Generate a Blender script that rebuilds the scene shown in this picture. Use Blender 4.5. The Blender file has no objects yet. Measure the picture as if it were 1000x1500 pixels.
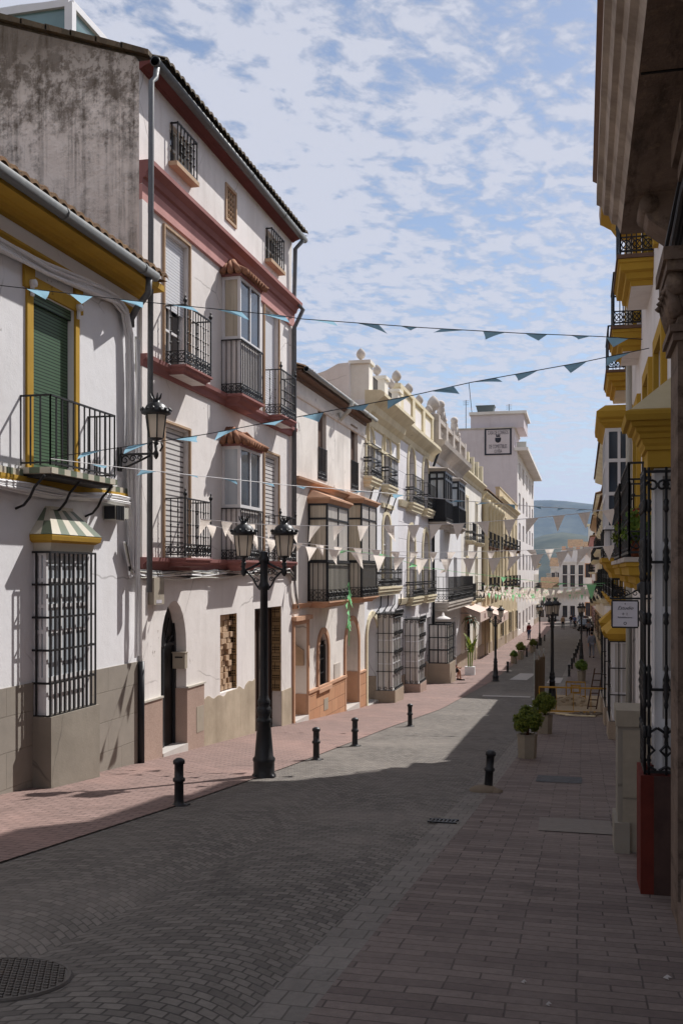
import bpy, math, random
from mathutils import Vector, Matrix
random.seed(7)
sc = bpy.context.scene
COL = sc.collection
# ------------------------------------------------------------------ measuring: the eye is the origin, +Y runs down the street
FL = 1458.33
YAW = math.atan(352 / FL)
CA, SA = math.cos(YAW), math.sin(YAW)
PROFILE = [(-60,-2.0),(-30,-1.2),(0,1.55),(10,2.55),(14,2.9),(22,3.5),(30,4.15),(46,5.0),(62,5.5),(80,6.1),(110,6.75),(150,7.5),(200,8.6),(300,11)]
def drop(y):
    if y <= PROFILE[0][0]: return PROFILE[0][1]
    for (y0,d0),(y1,d1) in zip(PROFILE, PROFILE[1:]):
        if y <= y1: return d0+(d1-d0)*(y-y0)/(y1-y0)
    return PROFILE[-1][1]
def gz(y): return -drop(y)
def ray(px,py):
    t=(px-500)/FL; z=(838-py)/FL
    return (-SA+t*CA, CA+t*SA, z)
def on_plan(px,py,A,B):
    """point above the plan line A-B seen at a measured photo position"""
    d=ray(px,py); ex,ey=B[0]-A[0],B[1]-A[1]
    k=(A[0]*ey-A[1]*ex)/(d[0]*ey-d[1]*ex)
    return Vector((d[0]*k,d[1]*k,d[2]*k))
class Facade:
    """a house front: s runs along the street, d out of the wall"""
    def __init__(s,X,n): s.X=X; s.n=n
    def P(s,y,z,d=0): return (s.X+s.n*d, y, z)
    def hit(s,px,py=838,d=0):
        r=ray(px,py); k=(s.X+s.n*d)/r[0]; return r[1]*k, r[2]*k
    def s(s,px,d=0): return s.hit(px,838,d)[0]
    def z(s,px,py,d=0): return s.hit(px,py,d)[1]
L = Facade(-6.5, 1)
R = Facade(0.85, -1)
# ------------------------------------------------------------------ mesh builder
class MB:
    def __init__(s): s.v=[]; s.f=[]; s.mi=[]; s.m=0; s.sm=[]
    def face(s,pts,smooth=False):
        i=len(s.v); s.v+= [tuple(p) for p in pts]; s.f.append(tuple(range(i,i+len(pts)))); s.mi.append(s.m); s.sm.append(smooth)
    def raw(s,vs,fs,smooth=False):
        i=len(s.v); s.v+=[tuple(p) for p in vs]
        for f in fs: s.f.append(tuple(i+k for k in f)); s.mi.append(s.m); s.sm.append(smooth)
    def hexa(s,p):  # 8 points, bottom ring then top ring
        s.raw(p,[(0,3,2,1),(4,5,6,7),(0,1,5,4),(1,2,6,5),(2,3,7,6),(3,0,4,7)])
    def box(s,x0,x1,y0,y1,z0,z1):
        if x0>x1:x0,x1=x1,x0
        if y0>y1:y0,y1=y1,y0
        if z0>z1:z0,z1=z1,z0
        s.hexa([(x0,y0,z0),(x1,y0,z0),(x1,y1,z0),(x0,y1,z0),(x0,y0,z1),(x1,y0,z1),(x1,y1,z1),(x0,y1,z1)])
    def fb(s,F,s0,s1,z0,z1,d0,d1):
        s.box(F.X+F.n*d0,F.X+F.n*d1,s0,s1,z0,z1)
    def bar(s,a,b,w,h=None):
        """square bar between two points"""
        a=Vector(a);b=Vector(b);h=h or w;t=(b-a)
        if t.length<1e-6:return
        t.normalize(); u=Vector((0,0,1)) if abs(t.z)<.9 else Vector((0,1,0))
        p=t.cross(u).normalized()*w/2; q=p.cross(t).normalized()*h/2
        s.hexa([a-p-q,a+p-q,a+p+q,a-p+q,b-p-q,b+p-q,b+p+q,b-p+q])
    def tube(s,pts,r,n=6,caps=True,closed=False):
        pts=[Vector(p) for p in pts]; m=len(pts); rs=r if isinstance(r,(list,tuple)) else [r]*m
        vs=[];fs=[];ref=None
        for i,p in enumerate(pts):
            a=pts[i-1] if (i>0 or closed) else p; b=pts[(i+1)%m] if (i<m-1 or closed) else p
            t=(b-a).normalized()
            if ref is None: ref=Vector((0,0,1)) if abs(t.z)<.9 else Vector((0,1,0))
            u=t.cross(ref)
            if u.length<1e-4: u=t.cross(Vector((1,0,0)))
            u.normalize(); w=u.cross(t).normalized(); ref=w
            for k in range(n):
                an=2*math.pi*k/n; vs.append(p+(u*math.cos(an)+w*math.sin(an))*rs[i])
        for i in range(m if closed else m-1):
            j=(i+1)%m
            for k in range(n): fs.append((i*n+k,i*n+(k+1)%n,j*n+(k+1)%n,j*n+k))
        if caps and not closed: fs.append(tuple(range(n-1,-1,-1))); fs.append(tuple((m-1)*n+k for k in range(n)))
        s.raw(vs,fs,n>5)
    def lathe(s,c,prof,n=16,squash=(1,1),smooth=True,rot=0):
        vs=[];fs=[];m=len(prof)
        for r,z in prof:
            for k in range(n):
                an=2*math.pi*k/n+rot; vs.append((c[0]+r*math.cos(an)*squash[0],c[1]+r*math.sin(an)*squash[1],c[2]+z))
        for i in range(m-1):
            for k in range(n): fs.append((i*n+k,i*n+(k+1)%n,(i+1)*n+(k+1)%n,(i+1)*n+k))
        fs.append(tuple(range(n-1,-1,-1))); fs.append(tuple((m-1)*n+k for k in range(n)))
        s.raw(vs,fs,smooth)
    def ext(s,F,prof,s0,s1,cap=True):
        """extrude a (d,z) outline along the front"""
        a=[F.P(s0,z,d) for d,z in prof]; b=[F.P(s1,z,d) for d,z in prof]; n=len(prof)
        s.raw(a+b,[(k,(k+1)%n,n+(k+1)%n,n+k) for k in range(n)])
        if cap: s.face(a[::-1]); s.face(b)
    def wrapmould(s,F,prof,s0,s1,d):
        """moulding of (offset,z) outline round the three free sides of a slab projecting d"""
        rows=[]
        for o,z in prof:
            rows.append([F.P(s0-o,z,0),F.P(s0-o,z,d+o),F.P(s1+o,z,d+o),F.P(s1+o,z,0)])
        for a,b in zip(rows,rows[1:]):
            for k in range(3): s.face([a[k],a[k+1],b[k+1],b[k]])
        s.face(rows[0]); s.face(rows[-1][::-1])
    def poly(s,pts,vec):
        """prism: polygon swept by vec"""
        v=Vector(vec);a=[Vector(p) for p in pts];b=[p+v for p in a];n=len(a)
        s.raw(a+b,[(k,(k+1)%n,n+(k+1)%n,n+k) for k in range(n)]); s.face(a[::-1]); s.face(b)
    def build(s,name,mats,parent=None,loc=None,label=None):
        if not isinstance(mats,(list,tuple)): mats=[mats]
        o=Vector(ORG.get(parent.name,(0,0,0))) if parent is not None else Vector(loc or (0,0,0))
        me=bpy.data.meshes.new(name)
        me.from_pydata([(x-o.x,y-o.y,z-o.z) for x,y,z in s.v],[],s.f)
        for m in mats: me.materials.append(M[m] if isinstance(m,str) else m)
        me.polygons.foreach_set('material_index',s.mi); me.polygons.foreach_set('use_smooth',s.sm)
        me.update()
        ob=bpy.data.objects.new(name,me); COL.objects.link(ob)
        if parent is not None: ob.parent=parent
        else: ob.location=o
        ORG[ob.name]=tuple(o)
        if label: ob['label']=label
        return ob
ORG={}
def thing(name,label,cat,loc,group=None,rz=0):
    o=bpy.data.objects.new(name,None); COL.objects.link(o); o.location=loc; o.rotation_euler=(0,0,rz); o.empty_display_size=.2
    ORG[o.name]=tuple(loc); tag(o,label,cat,group); return o
def tag(o,label,cat,group=None):
    o['label']=label; o['category']=cat
    if group:o['group']=group
    return o
def kids(o): return [c for c in bpy.data.objects if c.parent==o]
def dup(o,loc,rz=0,label=None,parent=None,scale=None):
    c=o.copy(); COL.objects.link(c)
    if parent is None:
        c.location=loc; c.rotation_euler=(0,0,rz)
        if label:c['label']=label
        if scale:c.scale=scale
    else: c.parent=parent
    for k in kids(o): dup(k,None,parent=c)
    return c
def struct(name,mb,mats):
    o=mb.build(name,mats); o['kind']='structure'; return o
# ------------------------------------------------------------------ materials
M={}
def S(c):  # sRGB 0-255 to linear
    return tuple(((v/255)/12.92 if v/255<=.04045 else ((v/255+.055)/1.055)**2.4) for v in c)+(1,)
class T:
    def __init__(s,name):
        s.m=bpy.data.materials.new(name); s.m.use_nodes=True; s.t=s.m.node_tree; s.b=s.t.nodes['Principled BSDF']; M[name]=s.m
    def n(s,kind,ins=None,**pr):
        x=s.t.nodes.new('ShaderNode'+kind)
        for k,v in pr.items(): setattr(x,k,v)
        for k,v in (ins or {}).items(): s.set(x.inputs[k],v)
        return x
    def set(s,sock,v):
        if isinstance(v,bpy.types.NodeSocket): s.t.links.new(v,sock)
        else: sock.default_value=v
    def pos(s,scale=(1,1,1)):
        g=s.n('NewGeometry').outputs['Position']
        if scale==(1,1,1): return g
        return s.n('VectorMath',{0:g,1:scale},operation='MULTIPLY').outputs[0]
    def noise(s,vec,scale,detail=5,rough=.6,lo=.35,hi=.65,dist=0):
        x=s.n('TexNoise',{'Vector':vec,'Scale':scale,'Detail':detail,'Roughness':rough,'Distortion':dist}).outputs[0]
        return s.ramp(x,lo,hi)
    def ramp(s,x,lo,hi,a=0.,b=1.):
        return s.n('MapRange',{0:x,1:lo,2:hi,3:a,4:b}).outputs[0]
    def mix(s,f,a,b,bt='MIX'):
        x=s.n('Mix',data_type='RGBA',blend_type=bt); s.set(x.inputs[0],f); s.set(x.inputs[6],a); s.set(x.inputs[7],b); return x.outputs[2]
    def math(s,op,a,b=0.,c=0.):
        return s.n('Math',{0:a,1:b,2:c},operation=op).outputs[0]
    def fin(s,col,rough=.85,metal=0,bump=None,bd=.01,bs=.5,spec=.3):
        s.set(s.b.inputs['Base Color'],col); s.set(s.b.inputs['Roughness'],rough); s.b.inputs['Metallic'].default_value=metal
        s.b.inputs['Specular IOR Level'].default_value=spec
        if bump is not None:
            b=s.n('Bump',{'Height':bump,'Distance':bd,'Strength':bs}); s.t.links.new(b.outputs[0],s.b.inputs['Normal'])
        return s.m
def plaster(name,c,dirt=None,amt=.35,streak=.25,sc_=.5,crack=False,grain=.15):
    t=T(name); c=S(c); dirt=S(dirt) if dirt else tuple(v*.6 for v in c[:3])+(1,)
    p=t.pos(); f=t.noise(p,sc_,7,.65,.42,.75)
    col=t.mix(t.math('MULTIPLY',f,amt),c,dirt)
    st=t.noise(t.pos((2.2,2.2,.22)),1.6,6,.6,.52,.8)
    col=t.mix(t.math('MULTIPLY',st,streak),col,dirt)
    g=t.noise(p,9,6,.7,.3,.7); col=t.mix(t.math('MULTIPLY',g,grain),col,tuple(v*.72 for v in c[:3])+(1,))
    pt=t.noise(p,.38,2,.4,.565,.58); col=t.mix(t.math('MULTIPLY',pt,.2),col,tuple(v*.82 for v in c[:3])+(1,))
    pl=t.math('MULTIPLY',t.noise(p,2.1,9,.75,.655,.67),t.noise(p,.25,2,.5,.5,.56)); col=t.mix(t.math('MULTIPLY',pl,.75),col,tuple(v*.75 for v in dirt[:3])+(1,))
    if crack:
        v=t.n('TexVoronoi',{'Vector':t.mix(.12,p,t.n('TexNoise',{'Vector':p,'Scale':3.}).outputs[1]),'Scale':.55},feature='DISTANCE_TO_EDGE').outputs[0]
        k=t.math('MULTIPLY',t.ramp(v,.0,.008,1,0),t.noise(p,.8,3,.5,.5,.6))
        col=t.mix(t.math('MULTIPLY',k,.5),col,tuple(x*.4 for x in dirt[:3])+(1,))
    h=t.math('ADD',t.n('TexNoise',{'Vector':p,'Scale':5.,'Detail':4.}).outputs[0],t.math('MULTIPLY',t.n('TexNoise',{'Vector':p,'Scale':40.,'Detail':3.}).outputs[0],.25))
    return t.fin(col,.9,0,h,.02,.28,.2)
def metal(name,c,rough=.5,rust=0,met=.0):
    t=T(name); c=S(c); p=t.pos(); f=t.noise(p,14,5,.7,.45,.8)
    col=t.mix(t.math('MULTIPLY',f,.35),c,tuple(v*2.2+.012 for v in c[:3])+(1,))
    if rust: col=t.mix(t.math('MULTIPLY',t.noise(p,6,5,.7,.55,.75),rust),col,S((95,62,42)))
    return t.fin(col,t.ramp(f,0,1,rough,rough+.25),met,t.n('TexNoise',{'Vector':p,'Scale':60.}).outputs[0],.002,.3,.4)
def plain(name,c,rough=.6,var=.2,spec=.3,scale=6):
    t=T(name); c=S(c); f=t.noise(t.pos(),scale,5,.65,.3,.75)
    return t.fin(t.mix(t.math('MULTIPLY',f,var),c,tuple(v*.55 for v in c[:3])+(1,)),rough,0,None,spec=spec)
def pave(name,c1,c2,mort,bw,bh,ms=.012,arc=None,rot=False,basket=False,wear=(.5,.5,.5),bump=.6,freq=2):
    t=T(name); p=t.pos(); x=t.n('SeparateXYZ',{0:p}); X,Y=x.outputs[0],x.outputs[1]
    wob=t.n('TexNoise',{'Vector':p,'Scale':1.3,'Detail':3.}).outputs[0]
    if arc:
        w,amp,x0=arc
        u=t.math('FRACT',t.math('DIVIDE',t.math('SUBTRACT',X,x0),w))
        q=t.math('SUBTRACT',t.math('MULTIPLY',u,2.),1.)
        Y=t.math('ADD',Y,t.math('MULTIPLY',t.math('MULTIPLY',q,q),amp))
    X=t.math('ADD',X,t.math('MULTIPLY',wob,.05)); Y=t.math('ADD',Y,t.math('MULTIPLY',wob,.07))
    v=t.n('CombineXYZ',{0:Y if rot else X,1:X if rot else Y}).outputs[0]
    def br(vec):
        b=t.n('TexBrick',{'Vector':vec,'Color1':S(c1),'Color2':S(c2),'Mortar':S(mort),'Scale':1.,'Mortar Size':ms,'Mortar Smooth':.35,'Bias':.0,'Brick Width':bw,'Row Height':bh}); b.offset=.5; b.offset_frequency=freq
        return b
    b=br(v); col,fac=b.outputs[0],b.outputs[1]
    if basket:
        v2=t.n('CombineXYZ',{0:Y,1:X}).outputs[0]; b2=br(v2)
        ck=t.n('TexChecker',{'Vector':t.n('CombineXYZ',{0:X,1:Y}).outputs[0],'Scale':1/bw}).outputs[1]
        col=t.mix(ck,col,b2.outputs[0]); fac=t.math('ADD',t.math('MULTIPLY',fac,t.math('SUBTRACT',1.,ck)),t.math('MULTIPLY',b2.outputs[1],ck))
    n1=t.noise(p,.7,6,.65,.35,.7); n2=t.noise(p,22,5,.7,.3,.75); n3=t.noise(p,3.2,5,.7,.5,.8)
    col=t.mix(t.math('MULTIPLY',n1,.45),col,t.mix(.5,S(wear),S(c1)))
    col=t.mix(t.math('MULTIPLY',n2,.4),col,tuple(.45*z for z in S(c2)[:3])+(1,))
    col=t.mix(t.math('MULTIPLY',n3,.35),col,tuple(.4*z for z in S(c1)[:3])+(1,))
    vs=t.n('TexVoronoi',{'Vector':p,'Scale':3.2},feature='F1').outputs[0]; sp=t.math('MULTIPLY',t.ramp(vs,.05,.075,1,0),t.noise(p,.5,2,.5,.48,.52)); col=t.mix(t.math('MULTIPLY',sp,.5),col,tuple(.3*z for z in S(c2)[:3])+(1,))
    st=t.noise(t.pos((1.,.55,1.)),.9,7,.72,.58,.66,.6); col=t.mix(t.math('MULTIPLY',st,.42),col,tuple(.42*z for z in S(c2)[:3])+(1,))
    dust=t.noise(t.pos((.8,.8,.8)),.45,6,.68,.52,.66); col=t.mix(t.math('MULTIPLY',dust,.3),col,tuple(min(1,1.35*z) for z in S(wear)[:3])+(1,))
    h=t.math('ADD',t.math('MULTIPLY',fac,-1.),t.math('MULTIPLY',t.n('TexNoise',{'Vector':p,'Scale':18.,'Detail':5.}).outputs[0],.7))
    return t.fin(col,.82,0,h,.012,bump,.3)
def glass(name,c,rough=.06,spec=.9):
    t=T(name); p=t.pos(); n=t.n('TexNoise',{'Vector':p,'Scale':1.2,'Detail':2.}).outputs[0]
    return t.fin(t.mix(t.ramp(n,.3,.7),S(c),tuple(v*.55 for v in S(c)[:3])+(1,)),rough,0,n,.01,.15,spec)
def curtain(name,c,c2,freq=26):
    """pane of glass over a pleated net curtain"""
    t=T(name); p=t.pos((freq,freq,.6)); n=t.noise(p,1.,3,.5,.3,.7)
    m=t.fin(t.mix(n,S(c),S(c2)),.35,0,None,spec=.5); t.b.inputs['Coat Weight'].default_value=.6; t.b.inputs['Coat Roughness'].default_value=.05; return m
def slats(name,c,gap,pitch,fill=.72,rough=.5):
    t=T(name); z=t.n('SeparateXYZ',{0:t.pos()}).outputs[2]
    u=t.math('FRACT',t.math('DIVIDE',z,pitch)); f=t.ramp(u,fill,fill+.08)
    n=t.noise(t.pos(),7,4,.6,.3,.8)
    col=t.mix(f,t.mix(t.math('MULTIPLY',n,.25),S(c),tuple(v*.6 for v in S(c)[:3])+(1,)),S(gap))
    return t.fin(col,rough,0,u,.006,.6)
def tile_mat(name,c,c2,moss,mz=.35):
    t=T(name); p=t.pos(); v=t.n('TexVoronoi',{'Vector':t.pos((4.5,4.5,3)),'Scale':1.}).outputs[1]
    vv=t.n('SeparateColor',{0:v}).outputs[0]
    col=t.mix(vv,S(c),S(c2)); col=t.mix(t.math('MULTIPLY',t.noise(p,5,6,.7,.4,.65),mz),col,S(moss))
    col=t.mix(t.math('MULTIPLY',t.noise(p,30,4,.7,.4,.8),.4),col,S((60,50,42)))
    return t.fin(col,.9,0,t.n('TexNoise',{'Vector':p,'Scale':25.}).outputs[0],.01,.4,.2)
plaster('white_wall',(234,233,235),(176,168,160),.25,.14,.45,True)
plaster('white_warm',(236,230,226),(150,136,124),.32,.24,.5,True)
plaster('white_old',(234,227,219),(120,108,98),.42,.30,.7,True)
plaster('white_far',(226,220,216),(170,158,146),.4,.2,.3)
plaster('cream_wall',(236,231,221),(164,148,124),.35,.2,.5)
plaster('pink_wall',(206,196,200),(150,132,132),.35,.25,.25)
plaster('ochre',(186,148,58),(126,92,34),.3,.25,1.2)
plaster('ochre_pale',(222,208,174),(150,130,84),.35,.25,1.2)
plaster('cream_trim',(226,214,184),(150,130,92),.4,.3,1.)
plaster('terracotta',(198,158,130),(140,92,62),.4,.25,1.)
plaster('rose',(160,112,108),(110,70,68),.35,.25,1.4)
plaster('rose_shaded',(118,72,68),(80,52,50),.4,.3,1.4)  # same rose for the eave moulding, with its shade put into the colour
plaster('rose_pale',(208,156,150),(120,80,76),.35,.25,1.4)
plaster('cement',(150,142,130),(98,90,80),.55,.4,.8,True)
plaster('cement_pale',(188,173,152),(118,104,86),.6,.45,.9)
plaster('grey_stone',(196,186,176),(112,102,94),.5,.4,.8)
plaster('ochre_house',(210,192,158),(104,80,52),.5,.4,.8)
plaster('tan_frame',(192,164,136),(120,92,70),.4,.3,1.5)
def gable_mat():
    t=T('stained_gable'); p=t.pos(); z=t.n('SeparateXYZ',{0:p}).outputs[2]
    a=S((250,240,230)); col=t.mix(t.math('MULTIPLY',t.noise(p,.9,7,.7,.35,.7),.5),a,S((222,206,194)))
    hi=t.ramp(z,2.0,6.6)
    st=t.noise(t.pos((2.6,2.6,.13)),1.7,8,.74,.49,.62,.2); sp=t.noise(p,3.2,8,.78,.44,.62)
    st2=t.noise(t.pos((5,5,.5)),1.3,6,.7,.48,.66)
    k=t.math('MULTIPLY',t.math('MULTIPLY',st,t.ramp(sp,0,1,.45,1.)),t.ramp(hi,0,1,.15,.8))
    col=t.mix(k,col,S((70,64,58)))
    col=t.mix(t.math('MULTIPLY',t.math('MULTIPLY',st2,sp),t.ramp(hi,0,1,.2,.8)),col,S((84,76,66)))
    top=t.math('MULTIPLY',t.ramp(t.math('ADD',z,t.ramp(sp,0,1,-.5,.6)),6.6,7.7),.8)
    col=t.mix(top,col,S((92,80,66)))
    return t.fin(col,.95,0,t.math('ADD',sp,t.n('TexNoise',{'Vector':p,'Scale':22.,'Detail':5.}).outputs[0]),.02,.6,.1)
gable_mat()
def granite(name,c,c2):
    t=T(name); p=t.pos(); f=t.noise(p,95,3,.8,.4,.62); g=t.noise(p,1.2,5,.6,.35,.7)
    return t.fin(t.mix(t.math('MULTIPLY',g,.35),t.mix(f,S(c),S(c2)),tuple(v*.6 for v in S(c2)[:3])+(1,)),.55,0,None,spec=.4)
granite('pink_granite',(198,173,158),(154,129,117))
plaster('red_marble',(112,48,38),(52,24,20),.9,.6,2.2,False,.6)
plaster('dark_marble',(84,64,58),(34,26,25),.9,.6,3.,False,.7)
granite('tan_granite',(190,172,150),(150,134,118))
def brown_stone():
    t=T('brown_stone'); p=t.pos(); col=t.mix(t.noise(p,1.6,8,.72,.35,.68),S((130,112,100)),S((96,82,72)))
    col=t.mix(t.math('MULTIPLY',t.noise(t.pos((3,.6,3)),2.4,7,.75,.5,.66),.75),col,S((52,44,38)))
    col=t.mix(t.math('MULTIPLY',t.noise(p,7,6,.7,.55,.7),.5),col,S((156,134,112)))
    return t.fin(col,.92,0,t.n('TexNoise',{'Vector':p,'Scale':9.,'Detail':8.,'Roughness':.7}).outputs[0],.03,.7,.15)
brown_stone()
plaster('weathered_moulding',(190,174,160),(84,72,64),.95,.7,1.8,False,.4)
def blocks(name,c,c2,m,w,h):
    t=T(name); p=t.pos(); x=t.n('SeparateXYZ',{0:p}); v=t.n('CombineXYZ',{0:t.math('ADD',x.outputs[0],x.outputs[1]),1:x.outputs[2]}).outputs[0]
    b=t.n('TexBrick',{'Vector':v,'Color1':S(c),'Color2':S(c2),'Mortar':S(m),'Scale':1.,'Mortar Size':.008,'Mortar Smooth':.2,'Brick Width':w,'Row Height':h})
    col=t.mix(t.math('MULTIPLY',t.noise(p,3,6,.7,.35,.7),.4),b.outputs[0],tuple(v*.6 for v in S(c)[:3])+(1,))
    return t.fin(col,.85,0,t.math('MULTIPLY',b.outputs[1],-1.),.01,.7)
blocks('orange_blocks',(200,152,116),(188,138,104),(136,98,70),.62,.34)
blocks('cement_blocks',(154,146,136),(149,141,130),(138,130,119),.85,.42)
blocks('hollow_brick',(168,142,104),(146,120,84),(70,56,42),.26,.2)
blocks('rusticated',(232,228,230),(226,222,224),(120,116,120),40.,.62)
blocks('wood_planks',(92,72,62),(80,62,54),(40,30,26),.16,30.)
metal('black_iron',(26,26,28),.45,.15)
metal('old_iron',(44,42,42),.6,.35)
metal('worn_iron',(92,86,80),.6,.3)
metal('black_paint',(36,37,40),.42)
metal('grey_pipe',(98,100,102),.5,.1)
metal('zinc',(102,104,104),.5,.1)
metal('yellow_steel',(176,132,40),.55,.3)
metal('galvanised',(150,152,150),.45,.1)
plain('white_frame',(226,224,224),.4,.15)
plain('cream_frame',(196,190,178),.4,.15)
plain('dark_frame',(38,40,44),.4,.2)
plain('dark_wood',(46,36,32),.5,.4)
plain('brown_wood',(84,58,42),.6,.4)
plain('eave_wood',(112,86,70),.7,.4)
plain('door_black',(22,22,24),.35,.3)
plain('black_void',(12,12,13),.8,.1)
plain('marble_step',(208,202,196),.4,.25)
plain('cable_white',(228,226,226),.6,.18,scale=20)
plain('cable_black',(36,36,38),.5,.3)
plain('plastic_box',(190,188,178),.4,.2)
plain('beige_box',(170,160,144),.5,.25)
plain('tile_green',(112,122,102),.3,.3)
plain('tile_white',(206,198,180),.3,.25)
plain('skin',(188,140,116),.6,.2); plain('cloth_black',(24,24,28),.9,.3); plain('cloth_grey',(122,124,136),.9,.3); plain('cloth_red',(120,40,44),.9,.3); plain('hair_dark',(36,28,24),.8,.3); plain('hair_grey',(150,146,142),.8,.3); plain('cloth_blue',(70,84,120),.9,.3); plain('cloth_tan',(150,126,100),.9,.3)
plain('soil',(70,54,40),.95,.5); plain('sand',(172,152,124),.95,.4); plain('plywood',(110,92,72),.8,.4); plain('rubble',(130,116,100),.95,.5)
plain('awning_cloth',(214,190,178),.8,.2); plain('sign_white',(200,196,202),.5,.1); plain('ink',(34,34,44),.6,.1); plain('terracotta_pot',(150,84,56),.8,.3)
plain('concrete_pot',(150,140,124),.9,.4,scale=12); plain('right_slab',(132,124,117),.9,.5,scale=14); plain('paint_white',(178,172,168),.8,.4); plain('tank_grey',(92,100,100),.6,.2)
plain('car_black',(16,16,19),.2,.1,.6); plain('car_silver',(140,144,150),.25,.1,.6); plain('rubber',(18,18,18),.8,.2); plain('lamp_red',(130,20,16),.3,.1)
glass('window_glass',(62,74,88)); glass('dark_glass',(28,30,34)); glass('green_glass',(120,150,150),.1)
curtain('curtain_grey',(216,210,202),(176,170,164)); curtain('curtain_warm',(206,194,172),(168,156,136)); curtain('curtain_blue',(204,210,214),(160,168,176),8)
slats('green_blind',(84,112,86),(24,38,30),.042,.66); slats('white_shutter',(226,226,228),(150,150,156),.05,.8); slats('louvre_shutter',(222,218,214),(96,90,90),.085,.66)
tile_mat('roof_tile',(150,116,84),(112,84,62),(96,96,66)); tile_mat('roof_tile_grey',(120,104,86),(92,80,68),(84,84,66),.5); tile_mat('hood_tile',(178,130,104),(142,98,76),(110,96,70),.2)
def lamp_glass():
    t=T('lantern_glass'); t.fin(S((222,214,204)),.3,spec=.5); tr=t.n('BsdfTranslucent',{'Color':S((226,216,204))}); ms=t.n('MixShader',{0:.6,1:t.b.outputs[0],2:tr.outputs[0]}); t.t.links.new(ms.outputs[0],t.t.nodes['Material Output'].inputs[0])
lamp_glass()
def flag_mat(name,c):
    t=T(name); t.fin(t.mix(t.noise(t.pos(),5,3,.5,.3,.8),S(c),tuple(v*.8 for v in S(c)[:3])+(1,)),.8,spec=.1)
    tr=t.n('BsdfTranslucent',{'Color':S(c)}); ms=t.n('MixShader',{0:.55,1:t.b.outputs[0],2:tr.outputs[0]}); t.t.links.new(ms.outputs[0],t.t.nodes['Material Output'].inputs[0])
flag_mat('flag_white',(240,230,220)); flag_mat('flag_blue',(150,190,210)); flag_mat('flag_green',(150,214,160))
def leaf_mat(name,c,c2):
    t=T(name); r=t.n('NewGeometry').outputs['Random Per Island']; col=t.mix(r,S(c),S(c2)); t.fin(col,.55,spec=.4)
    tr=t.n('BsdfTranslucent',{'Color':col}); ms=t.n('MixShader',{0:.3,1:t.b.outputs[0],2:tr.outputs[0]}); t.t.links.new(ms.outputs[0],t.t.nodes['Material Output'].inputs[0])
leaf_mat('leaf_box',(64,88,28),(140,146,54)); leaf_mat('leaf_bright',(78,112,34),(130,150,60)); leaf_mat('leaf_dark',(34,56,26),(64,84,38)); leaf_mat('petal_red',(160,30,40),(190,60,60))
pave('pink_paving',(150,126,119),(133,111,104),(84,69,64),.2,.1,.008,wear=(160,128,118))
pave('right_paving',(136,122,115),(102,89,85),(66,58,55),.32,.105,.006,freq=3,wear=(120,108,102))
pave('cobbles',(134,127,119),(94,88,83),(68,64,60),.11,.078,.007,arc=(1.52,.45,-4.3),wear=(130,122,114),bump=.7)
pave('kerb_stone',(132,125,118),(118,112,106),(80,74,70),.14,.2,.006,wear=(146,140,132))
t=T('far_ground'); p_=t.pos(); t.fin(t.mix(t.noise(p_,.02,6,.6,.4,.6),S((110,112,84)),S((140,128,100))),.95)
t=T('hill_green'); p_=t.pos(); t.fin(t.mix(t.noise(p_,.012,8,.7,.42,.6),S((42,54,44)),S((74,80,66))),.95)
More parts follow.
